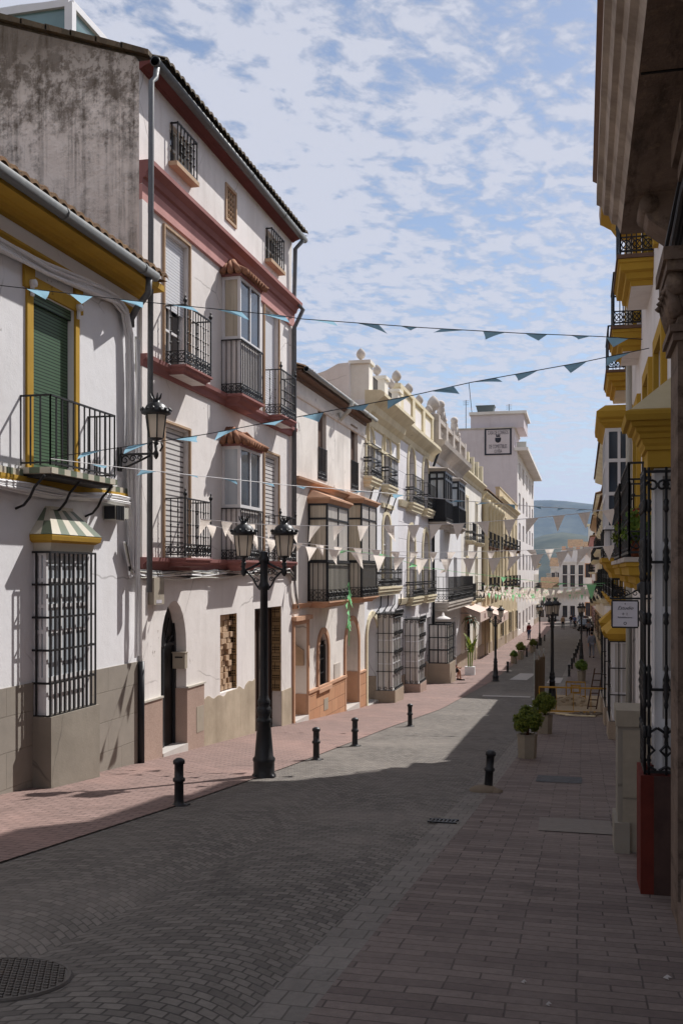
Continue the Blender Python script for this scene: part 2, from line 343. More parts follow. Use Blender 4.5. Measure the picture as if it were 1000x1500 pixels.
# ------------------------------------------------------------------ building components
def arc_pts(s0,s1,zs,rise,n=12):
    c=(s0+s1)/2; r=(s1-s0)/2
    return [(c-r*math.cos(math.pi*k/n), zs+rise*math.sin(math.pi*k/n)) for k in range(n+1)]
def O(s0,s1,z0,z1,dep=.25,arch=0):
    return dict(s0=min(s0,s1),s1=max(s0,s1),z0=min(z0,z1),z1=max(z0,z1),dep=dep,arch=arch)
def wall(F,root,s0,s1,z1,ops,mat,zb=None,deep=7,name='wall',end=None,reveal=None,d=0.,side0=True):
    m=MB(); zb=zb if zb is not None else gz(s1)-.5
    ys=sorted({s0,s1,*[o['s0'] for o in ops],*[o['s1'] for o in ops]}); zs=sorted({zb,z1,*[o['z0'] for o in ops],*[o['z1'] for o in ops]})
    zs=[z for z in zs if zb<=z<=z1]
    for a,b in zip(ys,ys[1:]):
        for c,e in zip(zs,zs[1:]):
            my,mz=(a+b)/2,(c+e)/2
            if any(o['s0']<my<o['s1'] and o['z0']<mz<o['z1'] for o in ops): continue
            m.face([F.P(a,c,d),F.P(b,c,d),F.P(b,e,d),F.P(a,e,d)])
    for o in ops:
        a,b,c,e,dp=o['s0'],o['s1'],max(o['z0'],zb),o['z1'],o['dep']
        m.m=1 if reveal else 0
        top=e-o['arch']
        m.face([F.P(a,c,d),F.P(a,c,d-dp),F.P(a,top,d-dp),F.P(a,top,d)]); m.face([F.P(b,c,d),F.P(b,c,d-dp),F.P(b,top,d-dp),F.P(b,top,d)])
        m.face([F.P(a,c,d),F.P(b,c,d),F.P(b,c,d-dp),F.P(a,c,d-dp)])
        if o['arch']:
            pts=arc_pts(a,b,top,o['arch'])
            for (p,q),(r,t_) in zip(pts,pts[1:]):
                m.m=0; m.face([F.P(p,q,d),F.P(r,t_,d),F.P(r,e,d),F.P(p,e,d)])
                m.face([F.P(p,q,d-dp+.003),F.P(r,t_,d-dp+.003),F.P(r,e,d-dp+.003),F.P(p,e,d-dp+.003)])
                m.m=1 if reveal else 0; m.face([F.P(p,q,d),F.P(r,t_,d),F.P(r,t_,d-dp),F.P(p,q,d-dp)])
        else: m.face([F.P(a,e,d),F.P(b,e,d),F.P(b,e,d-dp),F.P(a,e,d-dp)])
    m.m=2 if end else 0
    e0,e1=s0+.003,s1-.003
    for e_ in (e0,e1): m.face([F.P(e_,zb,d),F.P(e_,zb,-deep),F.P(e_,z1,-deep),F.P(e_,z1,d)])
    m.m=0
    m.face([F.P(e0,zb,-deep),F.P(e1,zb,-deep),F.P(e1,z1,-deep),F.P(e0,z1,-deep)])
    m.face([F.P(e0,z1,d),F.P(e1,z1,d),F.P(e1,z1,-deep),F.P(e0,z1,-deep)])
    return m.build(name,[mat,reveal or mat,end or mat],root)
def window(F,root,o,frame='white_frame',pane='window_glass',mull=(.5,),trans=(),shutter=None,name='window',fw=.05,sh_to=0.,panename='pane',base=0.,basemat=None):
    """frame in the opening with a pane (and a shutter) as its children"""
    d=-o['dep']; a,b,c,e=o['s0'],o['s1'],o['z0'],o['z1']
    m=MB()
    if not (shutter and sh_to==0 and frame is None):
        m.fb(F,a,a+fw,c,e,d+.002,d+.05); m.fb(F,b-fw,b,c,e,d+.002,d+.05); m.fb(F,a+fw,b-fw,e-fw,e,d+.002,d+.05); m.fb(F,a+fw,b-fw,c,c+fw,d+.002,d+.05)
        for k in mull: y=a+(b-a)*k; m.fb(F,y-fw*.5,y+fw*.5,c+fw,e-fw,d+.002,d+.046)
        for k in trans: z=c+(e-c)*k; m.fb(F,a+fw,b-fw,z-fw*.4,z+fw*.4,d+.002,d+.042)
        if base: m.fb(F,a+fw,b-fw,c+fw,c+(e-c)*base,d+.004,d+.03)
    w=m.build(name,frame or 'white_frame',root)
    p=MB(); p.face([F.P(a,c,d+.012),F.P(b,c,d+.012),F.P(b,e,d+.012),F.P(a,e,d+.012)]); p.build(panename,pane,w)
    if shutter:
        q=MB(); z0=c+(e-c)*sh_to
        q.fb(F,a+.01,b-.01,z0,e,d+.06,d+.075); q.build('shutter',shutter,w)
    return w
def grille(m,F,s0,s1,z0,z1,d,nb,rows,w=.014,side=0.,knops=False):
    """flat or caged window grille"""
    for k in range(nb+1):
        y=s0+(s1-s0)*k/nb; m.bar(F.P(y,z0,d),F.P(y,z1,d),w)
        if knops and 0<k<nb:
            for q in (.3,.5,.7): z=z0+(z1-z0)*q; m.lathe(F.P(y,z,d),[(w*.5,-.03),(w*1.3,0),(w*.5,.03)],6)
    for z in rows: m.bar(F.P(s0,z,d+.001),F.P(s1,z,d+.001),w*.8,w*1.3)
    if side:
        ns=max(1,int(side/.18))
        for y in (s0,s1):
            for z in rows: m.bar(F.P(y,z,d),F.P(y,z,d-side),w*.8,w*1.3)
            for k in range(1,ns+1): m.bar(F.P(y,z0,d-side*k/(ns+.3)),F.P(y,z1,d-side*k/(ns+.3)),w)
def ring(m,c,r,axis,w=.008,n=8,flat=1.):
    pts=[]
    for k in range(n):
        an=2*math.pi*k/n; u=r*math.cos(an); v=r*flat*math.sin(an)
        pts.append((c[0],c[1]+u,c[2]+v) if axis=='y' else (c[0]+u,c[1],c[2]+v))
    m.tube(pts,w,4,closed=True)
def scroll(m,c,r,axis,w,turn=1.4,flip=1,start=0.):
    pts=[]
    for k in range(15):
        q=k/14; an=start+flip*turn*2*math.pi*q; rr=r*(1-.75*q); u=rr*math.cos(an); v=rr*math.sin(an)
        pts.append((c[0],c[1]+u,c[2]+v) if axis=='y' else (c[0]+u,c[1],c[2]+v))
    m.tube(pts,w,5)
def rail_path(m,pts,z0,z1,gap,w=.014,lattice=0.,finials=(),knops=False,top=.02,heavy=0.,caps=True):
    """railing along plan points"""
    for (ax,ay),(bx,by) in zip(pts,pts[1:]):
        Ln=math.hypot(bx-ax,by-ay); n=max(1,round(Ln/gap))
        m.bar((ax,ay,z1),(bx,by,z1),top*1.6,top); m.bar((ax,ay,z0+.03),(bx,by,z0+.03),w*1.3)
        if lattice: m.bar((ax,ay,z0+lattice),(bx,by,z0+lattice),w)
        for h in ([z0+heavy,z0+(z1-z0)*.45] if heavy else []): m.bar((ax,ay,h),(bx,by,h),w*.8,.05)
        for k in range(n+1):
            x=ax+(bx-ax)*k/n; y=ay+(by-ay)*k/n; m.bar((x,y,z0),(x,y,z1),w)
            if knops and 0<k<n:
                for q in (.36,.55,.8): m.lathe((x,y,z0+(z1-z0)*q),[(w*.5,-.025),(w*1.35,0),(w*.5,.025)],6)
        if lattice:
            q=max(1,round(Ln/(lattice*.62)))
            for k in range(q):
                f0,f1=k/q,(k+1)/q; P0=(ax+(bx-ax)*f0,ay+(by-ay)*f0); P1=(ax+(bx-ax)*f1,ay+(by-ay)*f1)
                m.bar((*P0,z0+.03),(*P1,z0+lattice),w*.7); m.bar((*P0,z0+lattice),(*P1,z0+.03),w*.7)
                ring(m,((P0[0]+P1[0])/2,(P0[1]+P1[1])/2,z0+lattice*.55),lattice*.27,'y' if abs(by-ay)>abs(bx-ax) else 'x',w*.5)
    for (x,y) in finials:
        m.bar((x,y,z0),(x,y,z1+.03),w*1.7)
        m.lathe((x,y,z1),[(.012,0),(.012,.03),(.03,.05),(.036,.075),(.02,.1),(.01,.115),(.018,.13),(.004,.17)],8)
def plan(F,s,d): return (F.X+F.n*d,s)
def balcony(F,root,s0,s1,zf,proj,h=.95,th=.14,trim='rose',under='white_warm',iron='black_iron',gap=.11,lattice=.2,fin=True,knops=True,prof=None,edge=None,heavy=0.,sides=True,w=.014):
    m=MB(); prof=prof or [(-.09,-th),(-.085,-th*.75),(-.035,-th*.55),(-.03,-th*.3),(0,-th*.2),(0,0)]
    m.wrapmould(F,[(o,zf+z) for o,z in prof],s0,s1,proj); m.m=1
    z=zf+prof[0][1]+.002; o=prof[0][0]; m.face([F.P(s0-o+.002,z-.004,0),F.P(s0-o+.002,z-.004,proj+o-.002),F.P(s1+o-.002,z-.004,proj+o-.002),F.P(s1+o-.002,z-.004,0)])
    m.m=2
    if edge: m.fb(F,s0-.02,s1+.02,zf+.003,zf+.05,0,proj+.02)
    b=m.build('balcony',[trim,under,edge or trim],root)
    r=MB(); i=.03; p=[plan(F,s0+i,0),plan(F,s0+i,proj-i),plan(F,s1-i,proj-i),plan(F,s1-i,0)]
    rail_path(r,p,zf+(.05 if edge else 0)+.02,zf+h,gap,w,lattice,[p[1],p[2]] if fin else (),knops,heavy=heavy); r.build('railing',iron,b)
    return b
def tiles(F,root,s0,s1,ze,de,run,slope,mat,name='roof',pitch=.21,amp=.055,rows=None,ridge=True,parent=None):
    """corrugated clay tile slope rising inward from the eave"""
    m=MB(); n=max(2,round((s1-s0)/pitch)); per=6; rl=rows or max(2,int(run/.36))
    vs=[];fs=[]; W=n*per+1
    for j in range(rl+1):
        for side in (0,1):
            if j==rl and side: continue
            d=de-run*j/rl; zz=ze+slope*(de-d)+(0 if side==0 else .022)
            if side==1: pass
            for k in range(W):
                u=k/per; y=s0+(s1-s0)*k/(W-1); ph=(u%1.); c=amp*abs(math.sin(math.pi*ph))**.8
                jit=((k//per*7919+j*104729)%97)/97*.012
                vs.append(F.P(y,zz+c+jit-.02*(0 if side==0 else 0),d+.0))
    R_=(len(vs))//W
    for j in range(R_-1):
        for k in range(W-1): fs.append((j*W+k,j*W+k+1,(j+1)*W+k+1,(j+1)*W+k))
    m.raw(vs,fs,False)
    # eave ends: thickness of the tiles
    for k in range(W-1):
        a=vs[k];b=vs[k+1]; m.face([(a[0],a[1],a[2]),(b[0],b[1],b[2]),(b[0],b[1],b[2]-.018),(a[0],a[1],a[2]-.018)])
    zt=ze+slope*run
    for y in (s0,s1): m.face([F.P(y,ze-.02,de-.01),F.P(y,zt,de-run),F.P(y,ze-.02,de-run)])
    return m.build(name,mat,parent or root)
def gutter(F,root,s0,s1,z,d,r=.07,mat='zinc',name='gutter'):
    m=MB(); m.tube([F.P(s0,z,d),F.P(s1,z,d)],r,10)
    k=s0
    while k<s1: m.tube([F.P(k,z,d),F.P(k+.03,z,d)],r*1.12,10); k+=2.2
    return m.build(name,mat,root)
def pipe(root,pts,r=.045,mat='grey_pipe',name='downpipe'):
    m=MB(); m.tube(pts,r,8); return m.build(name,mat,root)
def arch_frame(m,F,o,w,d0,d1):
    """flat architrave round an opening"""
    a,b,c,e=o['s0'],o['s1'],o['z0'],o['z1']; top=e-o['arch']
    if o['arch']:
        p=arc_pts(a,b,top,o['arch']); q=arc_pts(a-w,b+w,top,o['arch']+w)
        for i in range(len(p)-1):
            m.hexa([F.P(*p[i],d0),F.P(*p[i+1],d0),F.P(*p[i+1],d1),F.P(*p[i],d1),F.P(*q[i],d0),F.P(*q[i+1],d0),F.P(*q[i+1],d1),F.P(*q[i],d1)])
    else: m.fb(F,a-w,b+w,e,e+w,d0,d1)
    m.fb(F,a-w,a,c,top,d0,d1); m.fb(F,b,b+w,c,top,d0,d1)
def bay(F,root,s0,s1,z0,z1,proj,frame,pane,front=(.5,),side=(),trans=(),apron=0.,apmat='white_frame',iron=None,irongap=.1,fw=.05,name='bay_window',roof=None,roofmat='hood_tile',base=None,basemat='rose',sidepane=None,lattice=.18):
    """glazed box window: frame + panes, apron below z0+apron, tiled or moulded hood, base slab"""
    m=MB()
    for y in (s0,s1-fw):
        m.fb(F,y,y+fw,z0,z1,proj-fw,proj); m.fb(F,y,y+fw,z0,z1,0.002,fw)
        m.fb(F,y,y+fw,z1-fw,z1,fw,proj-fw); m.fb(F,y,y+fw,z0+apron-.01,z0+apron+fw,fw,proj-fw)
        for k in side: dd=proj*k; m.fb(F,y+.004,y+fw-.004,z0+apron+fw,z1-fw,dd-fw*.4,dd+fw*.4)
        for k in trans: z=z0+apron+(z1-z0-apron)*k; m.fb(F,y+.003,y+fw-.003,z-fw*.5,z+fw*.5,fw,proj-fw)
    m.fb(F,s0+fw,s1-fw,z1-fw,z1,proj-fw,proj); m.fb(F,s0+fw,s1-fw,z0+apron-.01,z0+apron+fw,proj-fw,proj)
    for k in front: y=s0+(s1-s0)*k; m.fb(F,y-fw*.5,y+fw*.5,z0+apron+fw,z1-fw,proj-fw+.003,proj-.003)
    for k in trans: z=z0+apron+(z1-z0-apron)*k; m.fb(F,s0+fw,s1-fw,z-fw*.5,z+fw*.5,proj-fw+.004,proj-.004)
    b=m.build(name,frame,root)
    p=MB(); i=fw*.5
    p.face([F.P(s0+i,z0+apron,proj-i),F.P(s1-i,z0+apron,proj-i),F.P(s1-i,z1,proj-i),F.P(s0+i,z1,proj-i)])
    p.m=1
    for y in (s0+i,s1-i): p.face([F.P(y,z0+apron,0),F.P(y,z0+apron,proj-i),F.P(y,z1,proj-i),F.P(y,z1,0)])
    p.build('pane',[pane,sidepane or pane],b)
    if apron:
        q=MB(); q.fb(F,s0+.02,s1-.02,z0,z0+apron-.012,0,proj-.02); q.build('apron',apmat,b)
    if iron:
        r=MB(); g=.03; pp=[plan(F,s0-g,0),plan(F,s0-g,proj+g),plan(F,s1+g,proj+g),plan(F,s1+g,0)]
        rail_path(r,pp,z0,z0+apron-.02,irongap,.014,lattice,(),False); r.build('railing',iron,b)
    if base:
        q=MB(); h_=base; pr=[(-.12,-h_),(-.1,-h_*.75),(-.02,-h_*.5),(0,-h_*.3),(.06,-h_*.2),(.06,0)]
        q.wrapmould(F,[(o,z0+z-.003) for o,z in pr],s0,s1,proj); q.build('base_slab',basemat,b)
    if roof:
        q=MB(); e=.1
        if roof[0]=='tile':
            hh=roof[1]; A=F.P(s0-e,z1+.03,proj+e);B=F.P(s1+e,z1+.03,proj+e);Cc=F.P(s0-e,z1+.03,0);Dd=F.P(s1+e,z1+.03,0)
            q.m=1; q.fb(F,s0-.04,s1+.04,z1+.001,z1+.045,0.002,proj+.04); q.m=0
            n=max(3,round((s1-s0+2*e)/.15)); ap0=s0+min(.25,(s1-s0)*.3); ap1=s1-min(.25,(s1-s0)*.3)
            for k in range(n):
                y=s0-e+(s1-s0+2*e)*(k+.5)/n; yt=ap0+(ap1-ap0)*(k+.5)/n
                q.tube([F.P(y,z1+.06,proj+e+.03),F.P((y+yt)/2,z1+.06+hh*.5,(proj+e)*.55),F.P(yt,z1+.06+hh,.03)],[.062,.055,.05],8)
            for sd,ap in ((s0-e,ap0),(s1+e,ap1)):
                for k in range(3):
                    d_=(proj+e)*(k+.4)/3; q.tube([F.P(sd-(.03 if sd<s0 else -.03),z1+.06,d_),F.P(ap,z1+.06+hh,d_*.35)],[.06,.05],8)
        else:
            hh=roof[1]; q.m=1
            q.wrapmould(F,[(0,z1+.002),(.03,z1+.03),(.05,z1+.06),(.1,z1+.1),(.1,z1+.14)],s0,s1,proj)
            t0=[F.P(s0-.1,z1+.141,0),F.P(s0-.1,z1+.141,proj+.1),F.P(s1+.1,z1+.141,proj+.1),F.P(s1+.1,z1+.141,0)]; q.m=0
            i0=F.P(s0+.15,z1+.141+hh,.02); i1=F.P(s1-.15,z1+.141+hh,.02)
            q.face([t0[0],t0[1],i0]); q.face([t0[1],t0[2],i1,i0]); q.face([t0[2],t0[3],i1])
        q.build('hood',[roofmat,basemat],b)
    return b
def reja(F,root,s0,s1,z0,z1,proj,crest=True,iron='black_iron',nb=None,rows=4,frame='white_frame',pane='curtain_grey',foot=None,footmat='tan_granite',name='bay_window',heavy=True):
    """caged ground floor window: framed box with a wrought iron cage and a masonry foot"""
    b=bay(F,root,s0,s1,z0,z1,proj-.06,frame,pane,front=(.35,.65),side=(.5,),trans=(.35,.66),fw=.04,name=name)
    m=MB(); nb=nb or max(3,round((s1-s0)/.26)); zr=[z0+(z1-z0)*k/rows for k in range(rows+1)]
    grille(m,F,s0-.02,s1+.02,z0,z1,proj,nb,zr,.016,proj)
    if heavy:
        for z in zr[1:-1]:
            m.bar(F.P(s0,z,proj+.005),F.P(s1,z,proj+.005),.02,.04)
            for k in range(nb+1): y=s0+(s1-s0)*k/nb; m.lathe(F.P(y,z,proj),[(.008,-.1),(.02,-.06),(.026,0),(.02,.06),(.008,.1)],6)
        for zz in (z0,z1-.14):
            m.fb(F,s0-.02,s1+.02,zz,zz+.02,proj-.01,proj+.01)
            n=max(3,round((s1-s0)/.1))
            for k in range(n): ring(m,F.P(s0+(s1-s0)*(k+.5)/n,zz+.07,proj),.045,'y',.009)
            for k in range(3): ring(m,F.P(s0-.02,zz+.07,proj*(k+.5)/3),.045,'x',.009)
    if crest:
        m.fb(F,s0-.06,s1+.06,z1,z1+.03,0,proj+.04)
        n=max(2,round((s1-s0)/.22))
        for k in range(n+1):
            y=s0-.04+(s1-s0+.08)*k/n; m.bar(F.P(y,z1+.03,proj+.02),F.P(y,z1+(.2 if k in(0,n) else .14),proj+.02),.016)
            if k<n: scroll(m,F.P(y+(s1-s0)/n*.5,z1+.07,proj+.02),.06,'y',.009)
        for k in range(3): m.bar(F.P(s0-.05,z1+.03,proj*(k+.5)/3),F.P(s0-.05,z1+.14,proj*(k+.5)/3),.014); 
    m.build('grille',iron,b)
    if foot is not None:
        q=MB(); q.fb(F,s0-.05,s1+.05,gz(s1)-.4,z0-.002,-.05,proj+.03); q.build('foot',footmat,b)
    return b
def text_mesh(body,size,mat,parent,origin,right,up,name='lettering',font_shear=0.,align='CENTER',depth=.002,xs=1.):
    cu=bpy.data.curves.new(name,'FONT'); cu.body=body; cu.size=size; cu.align_x=align; cu.shear=font_shear; cu.extrude=depth; cu.resolution_u=2
    ob=bpy.data.objects.new('tmp_text',cu); COL.objects.link(ob); bpy.context.view_layer.update()
    me=bpy.data.meshes.new_from_object(ob.evaluated_get(bpy.context.evaluated_depsgraph_get())); bpy.data.objects.remove(ob)
    r=Vector(right).normalized();u=Vector(up).normalized();nn=r.cross(u)
    o=Vector(origin)-Vector(ORG[parent.name])
    for v in me.vertices: c=v.co.copy(); v.co=o+r*c.x*xs+u*c.y+nn*c.z
    me.materials.clear(); me.materials.append(M[mat]); me.name=name
    t=bpy.data.objects.new(name,me); COL.objects.link(t); t.parent=parent; ORG[t.name]=ORG[parent.name]; return t
# ------------------------------------------------------------------ the setting
def strip(name,mat,xs,y0,y1,dz,step=1.5,fx=None):
    m=MB(); ys=[y0]
    while ys[-1]<y1: ys.append(min(y1,ys[-1]+step))
    ys=sorted(set(ys)|{p for p,_ in PROFILE if y0<p<y1})
    fx=fx or (lambda x,y:x)
    n=len(xs); vs=[(fx(x,y),y,gz(y)+dz) for y in ys for x in xs]
    m.raw(vs,[(j*n+k,j*n+k+1,(j+1)*n+k+1,(j+1)*n+k) for j in range(len(ys)-1) for k in range(n-1)])
    return struct(name,m,mat)
def kl(x,y): # the kerb lines creep right as the street runs away
    return x
def KL(y): return -4.32+.0115*max(0,min(y,60)-10)*.8
def KR(y): return -1.28+.012*max(0,min(y,110)-8)
def build_setting():
    # one ground sheet out to the far hills
    m=MB(); ys=[-60,-30,0,10,14,22,30,46,62,80,110,150,200,300,600,1200,2500,6000]; xs=[-3000,-800,-200,-60,-6.3,1.2,60,200,800,3000]
    def hz(x,y):
        z=gz(y)-.03
        if y>300: z=-11-(y-300)*.012 if y<1200 else -22
        return z
    vs=[(x,y,hz(x,y)) for y in ys for x in xs]; n=len(xs)
    m.raw(vs,[(j*n+k,j*n+k+1,(j+1)*n+k+1,(j+1)*n+k) for j in range(len(ys)-1) for k in range(n-1)])
    struct('ground',m,'far_ground')
    def sheet(name,mat,lo,hi,y0,y1,dz):
        m=MB(); y=y0; ys=[]
        while y<y1: ys.append(y); y+=1.5
        ys.append(y1); vs=[]
        for y in ys: vs+=[(lo(y),y,gz(y)+dz),(hi(y),y,gz(y)+dz)]
        m.raw(vs,[(2*j,2*j+1,2*j+3,2*j+2) for j in range(len(ys)-1)]); return struct(name,m,mat)
    sheet('road','cobbles',lambda y:KL(y)-.2,lambda y:KR(y)+.0,-20,170,.0)
    sheet('left_pavement','pink_paving',lambda y:-6.6,KL,-20,170,.012)
    sheet('kerb','kerb_stone',lambda y:KR(y)-.16,lambda y:KR(y)+.1,-20,170,.008)
    sheet('right_pavement','right_paving',lambda y:KR(y)+.1,lambda y:1.2,-20,170,.012)
    # blue hills beyond the town
    m=MB(); nx,ny=90,22; rnd=random.Random(3); ph=[rnd.uniform(0,6.3) for _ in range(8)]
    def hh(u,v):
        x=-2600+5200*u; e=math.sin(math.pi*min(1,v*1.0)*.5)**.9
        r=262+18*math.sin(x/420+ph[0])+26*math.sin(x/900+ph[1])+8*math.sin(x/150+ph[2])+4*math.sin(x/60+ph[3])
        r+=-.028*(x-200)
        return -22+e*(r+14*math.sin(x/230+v*5+ph[4])*(1-e)+10*math.sin(x/110+v*9+ph[5])*(1-e))
    vs=[(-2600+5200*i/nx, 2900+1100*(j/ny)+80*math.sin(i*.4+j*.3), hh(i/nx,j/ny)) for j in range(ny+1) for i in range(nx+1)]
    m.raw(vs,[(j*(nx+1)+i,j*(nx+1)+i+1,(j+1)*(nx+1)+i+1,(j+1)*(nx+1)+i) for j in range(ny) for i in range(nx)],True)
    struct('hills',m,'hill_green')
    m=MB(); nx,ny=50,8
    vs=[(-600+1300*i/nx,1150+350*j/ny,-24+math.sin(math.pi*.5*j/ny)*(62+16*math.sin(i*.33)+8*math.sin(i*.9+1)-46*max(0,i/nx-.45)*1.6)) for j in range(ny+1) for i in range(nx+1)]
    m.raw(vs,[(j*(nx+1)+i,j*(nx+1)+i+1,(j+1)*(nx+1)+i+1,(j+1)*(nx+1)+i) for j in range(ny) for i in range(nx)],True)
    struct('near_hill',m,'hill_green')
build_setting()
SUN=Vector((.285,.49,.58)).normalized()
def build_light():
    l=bpy.data.lights.new('sun','SUN'); l.energy=4.6; l.angle=math.radians(.5); l.color=(1,.97,.935)
    o=bpy.data.objects.new('sun',l); COL.objects.link(o); o.rotation_euler=SUN.to_track_quat('Z','Y').to_euler(); o.location=(20,40,50)
    w=bpy.data.worlds.new('World'); sc.world=w; w.use_nodes=True; t=w.node_tree; bg=t.nodes['Background']
    sky=t.nodes.new('ShaderNodeTexSky'); sky.sky_type='NISHITA'; sky.sun_disc=False
    sky.sun_elevation=math.asin(SUN.z); sky.sun_rotation=math.atan2(SUN.x,SUN.y); sky.air_density=1.; sky.dust_density=.6; sky.ozone_density=1.5
    def n(k,ins=None,**p):
        x=t.nodes.new('ShaderNode'+k)
        for a,b in p.items(): setattr(x,a,b)
        for a,b in (ins or {}).items():
            if isinstance(b,bpy.types.NodeSocket): t.links.new(b,x.inputs[a])
            else: x.inputs[a].default_value=b
        return x
    d=n('TexCoord').outputs['Generated']; s=n('SeparateXYZ',{0:d})
    zz=n('Math',{0:s.outputs[2],1:.06},operation='ADD').outputs[0]; zz=n('Math',{0:zz,1:.03},operation='MAXIMUM').outputs[0]
    u=n('Math',{0:s.outputs[0],1:zz},operation='DIVIDE').outputs[0]; v=n('Math',{0:s.outputs[1],1:zz},operation='DIVIDE').outputs[0]
    p=n('CombineXYZ',{0:u,1:v}).outputs[0]
    rot=n('VectorRotate',{0:p,3:math.radians(CLOUD[0])},rotation_type='Z_AXIS').outputs[0]
    ps=n('VectorMath',{0:rot,1:CLOUD[1]},operation='MULTIPLY').outputs[0]
    def mr(x,a,b,c=0.,e=1.): return n('MapRange',{0:x,1:a,2:b,3:c,4:e},interpolation_type='SMOOTHSTEP').outputs[0]
    big=n('TexNoise',{'Vector':ps,'Scale':1.4,'Detail':3.,'Roughness':.5,'Distortion':.2}).outputs[0]
    mid=n('TexNoise',{'Vector':ps,'Scale':12.,'Detail':7.,'Roughness':.58,'Distortion':.3}).outputs[0]
    fin=n('TexNoise',{'Vector':ps,'Scale':34.,'Detail':5.,'Roughness':.6}).outputs[0]
    sm=n('Math',{0:big,1:.7},operation='MULTIPLY').outputs[0]; sm=n('Math',{0:mid,1:1.0,2:sm},operation='MULTIPLY_ADD').outputs[0]; sm=n('Math',{0:fin,1:.3,2:sm},operation='MULTIPLY_ADD').outputs[0]
    cov=mr(sm,CLOUD[2],CLOUD[3])
    br=mr(sm,.84,1.2,.8,1.2)
    cc=n('Mix',{0:br},data_type='RGBA'); cc.inputs[6].default_value=(0,0,0,1); cc.inputs[7].default_value=CLOUD[4]
    hz=mr(s.outputs[2],0.,.22,.62,.1)
    mxf=n('Math',{0:cov,1:.92},operation='MULTIPLY').outputs[0]; mxf=n('Math',{0:mxf,1:hz},operation='MAXIMUM').outputs[0]
    m=n('Mix',{0:mxf},data_type='RGBA'); 
    t.links.new(n('Vectormath' if 0 else 'VectorMath',{0:sky.outputs[0],1:CLOUD[5]},operation='MULTIPLY').outputs[0],m.inputs[6]); t.links.new(cc.outputs[2],m.inputs[7])
    t.links.new(m.outputs[2],bg.inputs[0]); bg.inputs[1].default_value=SKYS
SKYS=.1
CLOUD=(28.,(1.,.75,1.),.78,1.06,(5.5,5.6,6.25,1),(.95,.93,.93))
build_light()
def build_camera():
    c=bpy.data.cameras.new('camera'); c.sensor_fit='VERTICAL'; c.sensor_height=36; c.lens=35; c.shift_y=88/1500; c.clip_end=12000; c.clip_start=.05
    o=bpy.data.objects.new('camera',c); COL.objects.link(o); o.location=(0,0,0); o.rotation_euler=(math.pi/2,0,YAW); sc.camera=o
build_camera()
def build_haze():
    m=MB(); m.box(-3200,3200,-70,6200,-60,420); o=m.build('haze',[],None); o['kind']='stuff'
    mt=bpy.data.materials.new('haze_air'); mt.use_nodes=True; t=mt.node_tree; t.nodes.remove(t.nodes['Principled BSDF'])
    v=t.nodes.new('ShaderNodeVolumePrincipled'); v.inputs['Color'].default_value=(.42,.62,1.,1); v.inputs['Density'].default_value=HAZE; v.inputs['Anisotropy'].default_value=.2
    t.links.new(v.outputs[0],t.nodes['Material Output'].inputs['Volume']); o.data.materials.append(mt)
HAZE=.00008
build_haze()
sc.view_settings.view_transform='Standard'; sc.view_settings.look='None'; sc.view_settings.exposure=.28; sc.view_settings.gamma=1
